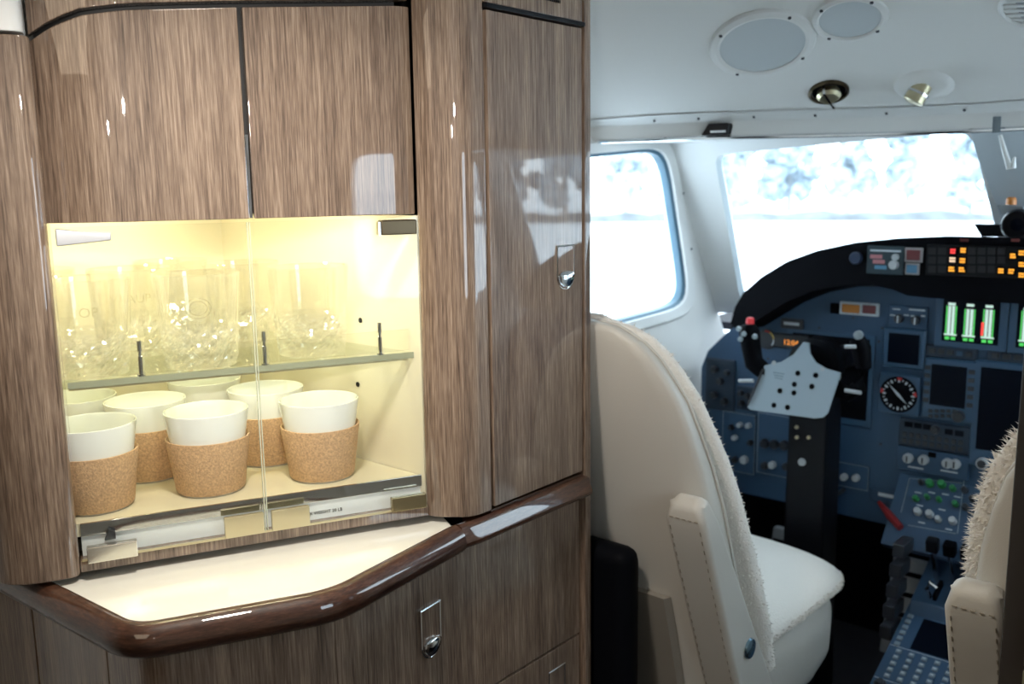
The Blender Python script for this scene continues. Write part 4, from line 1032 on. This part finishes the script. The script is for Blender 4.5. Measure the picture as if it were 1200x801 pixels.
for x in (-.505, -.355): sknob(x, -.045, .005, .005, KNOB, fm, 'screw')
outlineg = G()
for x0, x1, t0, t1 in ((XL + .006, XR - .006, .010, .0108), (XL + .006, XR - .006, .0905, .0913)): outlineg.hexa([slp(x, t, h) for h in (.0100, .0104) for x, t in ((x0, t0), (x1, t0), (x1, t1), (x0, t1))])
outlineg.build('outline', PRINT, fm, smooth=None)
# throttle block
tb = G().hexa([Vector(v) for v in ((XL + .01, 1.70, .33), (XR - .01, 1.70, .33), (XR - .01, 1.84, .36), (XL + .01, 1.84, .36), (XL + .01, 1.715, .375), (XR - .01, 1.715, .375), (XR - .01, 1.84, .435), (XL + .01, 1.84, .435))]).build('throttle_quadrant', PANELB, pd, bevel=.004)
for k, x in enumerate((-.485, -.455, -.425, -.395, -.365)):
    l = G().tube([(x, 1.775, .40), (x, 1.755, .445), (x, 1.74, .475)], .0045, 8).build('lever', CHROME if k < 2 else KNOB, tb)
    G().obox((x, 1.738, .482), (.011, 0, 0), (0, .010, .003), (0, -.004, .013)).build('lever_grip', BLACK if k % 2 else BLACKS, l, bevel=.004)
for x in (-.47, -.44): G().obox((x, 1.735, .398), (.003, 0, 0), (0, .02, .008), (0, -.002, .006)).build('lever_slot', BLACK, tb)
G().tube([(-.478, 1.722, .385), (-.484, 1.713, .405), (-.478, 1.712, .42), (-.466, 1.713, .412)], .004, 8).build('flap_handle', CHROME, tb)
# trim wheel stack on the left flank
tw_ = G()
for k in range(5): G().box((XL - .024, 1.655 + k * .012, .31 + k * .036), (XL - .002, 1.71 + k * .012, .337 + k * .036)).build('side_switch_block', KNOB, pd, bevel=.003)
# sloping green-light panel at the top of the pedestal
f0, f1_ = Vector((0, 1.845, .575)), Vector((0, 1.755, .455)); ft = (f0 - f1_).normalized(); fn_ = Vector((0, -ft.z, ft.y))
def fp(x, k, h): return f1_ + (f0 - f1_) * k + Vector((x, 0, 0)) + fn_ * h
sl = G().hexa([fp(x, k, h) for h in (-.02, 0) for x, k in ((-.585, 0), (-.275, 0), (-.275, 1), (-.585, 1))]).build('system_panel', PANELB, pd, bevel=.002)
def fpx(px, py, h=0): return P(px, py, f1_, fn_) + fn_ * h
for k, (px, py, m_, r_) in enumerate([(1090, 567, GRNCAP, .008), (1104, 568, GRNCAP, .008), (1080, 566, KNOB, .005), (1117, 573, GRNCAP, .006), (1131, 575, KNOB, .006), (1074, 585, GRNCAP, .006), (1087, 583, GRNCAP, .005), (1101, 586, GRNCAP, .005), (1120, 591, GRNCAP, .006), (1076, 600, KNOBW, .0075), (1090, 603, KNOBW, .0075), (1100, 609, KNOBW, .006), (1117, 611, KNOBW, .0075), (1140, 585, KNOB, .006), (1146, 600, KNOB, .007), (1132, 595, KNOB, .006)]):
    c = fpx(px, py); G().lathe([(r_, 0), (r_ * .9, .012), (r_ * .7, .014), (0, .014)], frame(c, (1, 0, 0), ft), 12).build('switch', m_, sl)
for a, b in (((1066, 560), (1128, 566)), ((1064, 615), (1120, 625)), ((1130, 562), (1122, 625)), ((1066, 560), (1056, 600))):
    G().tube([fpx(*a, .0005), fpx(*b, .0005)], .0007, 4).build('outline', MATS['dim_print'], sl)
for px, py in ((1076, 577), (1092, 577), (1108, 579), (1078, 592), (1104, 597), (1122, 582), (1080, 612), (1112, 620)):
    c = fpx(px, py, .0004); G().obox(c, (.006, 0, 0), ft * .0010, fn_ * .0002).build('print_line', PRINT, sl, smooth=None)
# red handle under the panel and warning knob
rh_ = G().tube([PY(1030, 588, 1.80), PY(1043, 604, 1.78), PY(1055, 618, 1.76)], [.004, .008, .007], 8).build('emergency_handle', mat('dim_red_plastic', (.22, .015, .018), .4), ip)
kn = PY(973, 584, 1.78); gk = G().lathe([(.004, -.02), (.004, 0), (.009, .002), (.010, .010), (.006, .016), (0, .017)], frame((kn.x, 1.78, kn.z), (1, 0, 0), (0, 0, 1)), 14).build('parking_brake_knob', glow('knob_red', (.8, .03, .03), .35), ip)
G().tube([(kn.x, 1.79, kn.z), (kn.x, 1.86, kn.z)], .004, 8).build('brake_rod', KNOB, ip)
# rudder pedals
def pedal(x, lab):
    t = thing('rudder_pedal', lab, 'pedal', (x, 1.98, 0), 'rudder pedals in the foot well')
    G().hexa([Vector(v) for v in ((x - .035, 1.93, .14), (x + .035, 1.93, .14), (x + .035, 1.95, .14), (x - .035, 1.95, .14), (x - .035, 1.99, .34), (x + .035, 1.99, .34), (x + .035, 2.01, .34), (x - .035, 2.01, .34))]).build('tread', mat('worn_aluminium', (.30, .33, .35), .5, .5), t, bevel=.004)
    for k in range(4): G().obox((x, 1.941 + k * .0135, .185 + k * .042), (.03, 0, 0), (0, .002, -.0006), (0, .0015, .005)).build('tread_bar', BLACK, t)
    G().tube([(x, 1.95, .15), (x, 2.02, .05), (x, 2.05, .0)], .012, 8).build('arm', BLACKS, t)
for x, lab in ((-.60, 'right rudder pedal of the left seat, near the pedestal'), (-.88, 'left rudder pedal of the left seat, near the cockpit side wall')): pedal(x, lab)
# ================================================================== overhead fittings
def ceil_z(x, Y):
    q = (yr(x) - .0105 - Y) / .9; return ceil_pt(x, max(q, 0) + .03).z
def ceil_hit(px, py):
    lo, hi = 1.262, 1.55
    for _ in range(40):
        m_ = (lo + hi) / 2; p = PZ(px, py, m_)
        if m_ < ceil_z(p.x, p.y): lo = m_
        else: hi = m_
    p = PZ(px, py, lo); e = .004
    n = Vector((-(ceil_z(p.x + e, p.y) - ceil_z(p.x - e, p.y)) / (2 * e), -(ceil_z(p.x, p.y + e) - ceil_z(p.x, p.y - e)) / (2 * e), 1)).normalized()
    return p, -n
def cframe(px, py):
    p, n = ceil_hit(px, py); x = Vector((1, 0, 0)); x = (x - n * x.dot(n)).normalized(); return frame(p, x, n.cross(x)), p
LENS = mat('grey_lens', (.60, .64, .66), .45)
def disc(px, py, wpx, name, label, cat):
    M, p = cframe(px, py); dep = (p - CAM).dot(FWD); r = wpx / 2 / FPX * dep
    t = thing(name, label, cat, p)
    G().lathe([(r, -.004), (r, .002), (r * .97, .006), (r * .86, .008), (r * .80, .006), (r * .79, -.002)], M, 48).build('bezel', HEADL, t, smooth=30)
    G().lathe([(r * .80, -.002), (r * .795, .0045), (r * .6, .006), (0, .0065)], M, 48).build('cover', LENS, t, smooth=40)
    for k in range(4):
        a = radians(35 + 90 * k); G().lathe([(.003, 0), (.0028, .0014), (0, .0016)], M @ Matrix.Translation((r * .9 * cos(a), r * .9 * sin(a), .007)), 8).build('screw', KNOB, t)
disc(893, 51, 122, 'ceiling_speaker', 'large oval-looking flush round cover in the cockpit ceiling', 'ceiling cover')
disc(996, 20, 86, 'ceiling_dome_light', 'smaller flush round cover at the top of the cockpit ceiling', 'ceiling cover')
M, p = cframe(971, 107); r = 23 / FPX * (p - CAM).dot(FWD)
t = thing('air_gasper', 'round recessed air outlet with polished nozzle in the cockpit ceiling', 'air vent', p)
G().lathe([(r, -.002), (r, .004), (r * .9, .006), (r * .84, .003), (r * .82, -.002)], M, 32).build('ring', BRONZE, t, smooth=40)
G().lathe([(r * .82, .0005), (0, .0008)], M, 24).build('cup', BLACK, t)
G().lathe([(r * .55, 0), (r * .6, .010), (r * .45, .015), (0, .015)], M, 20).build('nozzle', BRASS, t, smooth=40)
G().obox(M @ Vector((0, 0, .012)), M.to_3x3() @ Vector((.0018, 0, 0)), M.to_3x3() @ Vector((0, r * .75, 0)), M.to_3x3() @ Vector((0, 0, .008))).build('fin', CHROME, t)
M, p = cframe(1083, 100); r = 30 / FPX * (p - CAM).dot(FWD)
t = thing('map_light', 'swivelling polished map light under a pale dome on the ceiling', 'lamp', p)
G().lathe([(r * 1.15, -.002), (r * 1.05, .004), (r * .85, .009), (r * .5, .012), (0, .013)], M, 32).build('dome', HEADL, t, smooth=60)
c0 = PY(1082, 99, p.y - .012); dv = (PY(1068, 122, p.y - .02) - PY(1082, 99, p.y - .012)).normalized()
G().tube([c0, c0 + dv * .030, c0 + dv * .032], [.015, .017, .013], 16).build('lamp_barrel', BRASS, t, smooth=40)
G().tube([c0 + dv * .014, c0 + dv * .018], .0178, 16).build('barrel_ring', CHROME, t, smooth=40)
M, p = cframe(1213, 10); 
t = thing('overhead_grille', 'round slotted speaker grille at the top right frame edge', 'grille', p)
r = 40 / FPX * (p - CAM).dot(FWD)
G().lathe([(r, -.004), (r, .004), (r * .92, .006), (r * .86, .003), (r * .86, -.002)], M, 40).build('ring', TRIMG, t, smooth=40)
G().lathe([(r * .87, .0005), (0, .0008)], M, 32).build('backing', mat('navy_cloth', (.05, .08, .13), .8), t)
for k in range(7):
    y = -r * .72 + k * r * .24; hw = math.sqrt(max(0, (r * .85) ** 2 - y * y))
    R3 = M.to_3x3(); G().obox(M @ Vector((0, y, .002)), R3 @ Vector((hw, 0, 0)), R3 @ Vector((0, r * .06, 0)), R3 @ Vector((0, 0, .0015))).build('slat', TRIMG, t)
# visor clip on the rail, strap, hook, compass
x = PZ(848, 158, 1.236).x; yv = yr(x)
t = thing('visor_clip', 'small black sun visor clip on the chrome rail', 'clip', (x, yv, 1.232))
G().prism([(-.028, .003), (.022, .003), (.026, .020), (.024, .024), (-.014, .024)], lambda a, b, h: Vector((x + a * .8, yv - .004 + h + a * .45, 1.232 + b)), -.018, -.002).build('body', BLACKS, t, bevel=.0015)
G().tube([(x - .006, yv - .030, 1.241), (x + .018, yv - .017, 1.241)], .0022, 8).build('spring_bar', CHROME, t)
q = PY(1168, 146, 1.74)
st_ = G().obox(PY(1168, 146, yr(-.44) - .014), (.0062, 0, 0), (0, .0016, 0), (-.001, .003, .0135)).build('visor_strap', mat('grey_web', (.22, .27, .31), .8), bevel=.0006)
tag(st_, 'short grey strap hanging over the chrome rail at the right', 'strap')
hk = G().tube([PY(1172, 158, 1.745), PY(1178, 180, 1.745), PY(1183, 197, 1.745), PY(1187, 196, 1.745), PY(1189, 184, 1.745)], [.003, .0042, .005, .005, .002], 10).build('coat_hook', TRIMG, smooth=60)
tag(hk, 'white curved hook on the windscreen centre post', 'hook')
cq = PY(1193, 263, 1.86)
t = thing('standby_compass', 'round black standby compass on the glareshield at the right frame edge', 'compass', (cq.x, 1.86, cq.z - .03))
G().lathe([(.020, -.05), (.027, -.02), (.028, .006), (.024, .012), (.022, .008)], frame((cq.x, 1.86, cq.z), (1, 0, 0), (0, 0, 1)), 28).build('housing', BLACKS, t, smooth=40)
G().lathe([(.022, .006), (0, .010)], frame((cq.x, 1.86, cq.z), (1, 0, 0), (0, 0, 1)), 24).build('lens', SCREEN, t, smooth=60)
G().prism([(1143, 262), (1178, 263), (1180, 277), (1152, 277)], lambda a, b, h: PY(a, b, 1.90) + Vector((0, h, 0)), -.01, .02).build('bracket', BLACKS, t)
G().prism([(1170, 240), (1200, 242), (1200, 250), (1176, 250)], lambda a, b, h: PY(a, b, 1.90) + Vector((0, h, 0)), -.008, .006).build('mount', mat('steel_mount', (.35, .40, .44), .35, .6), t)
c = PY(1185, 236, 1.89); G().lathe([(.009, -.006), (.009, .004), (.006, .008), (0, .008)], Matrix.Translation(c), 14).build('indicator_lens', mat('amber_lens', (.6, .22, .05), .3), t)
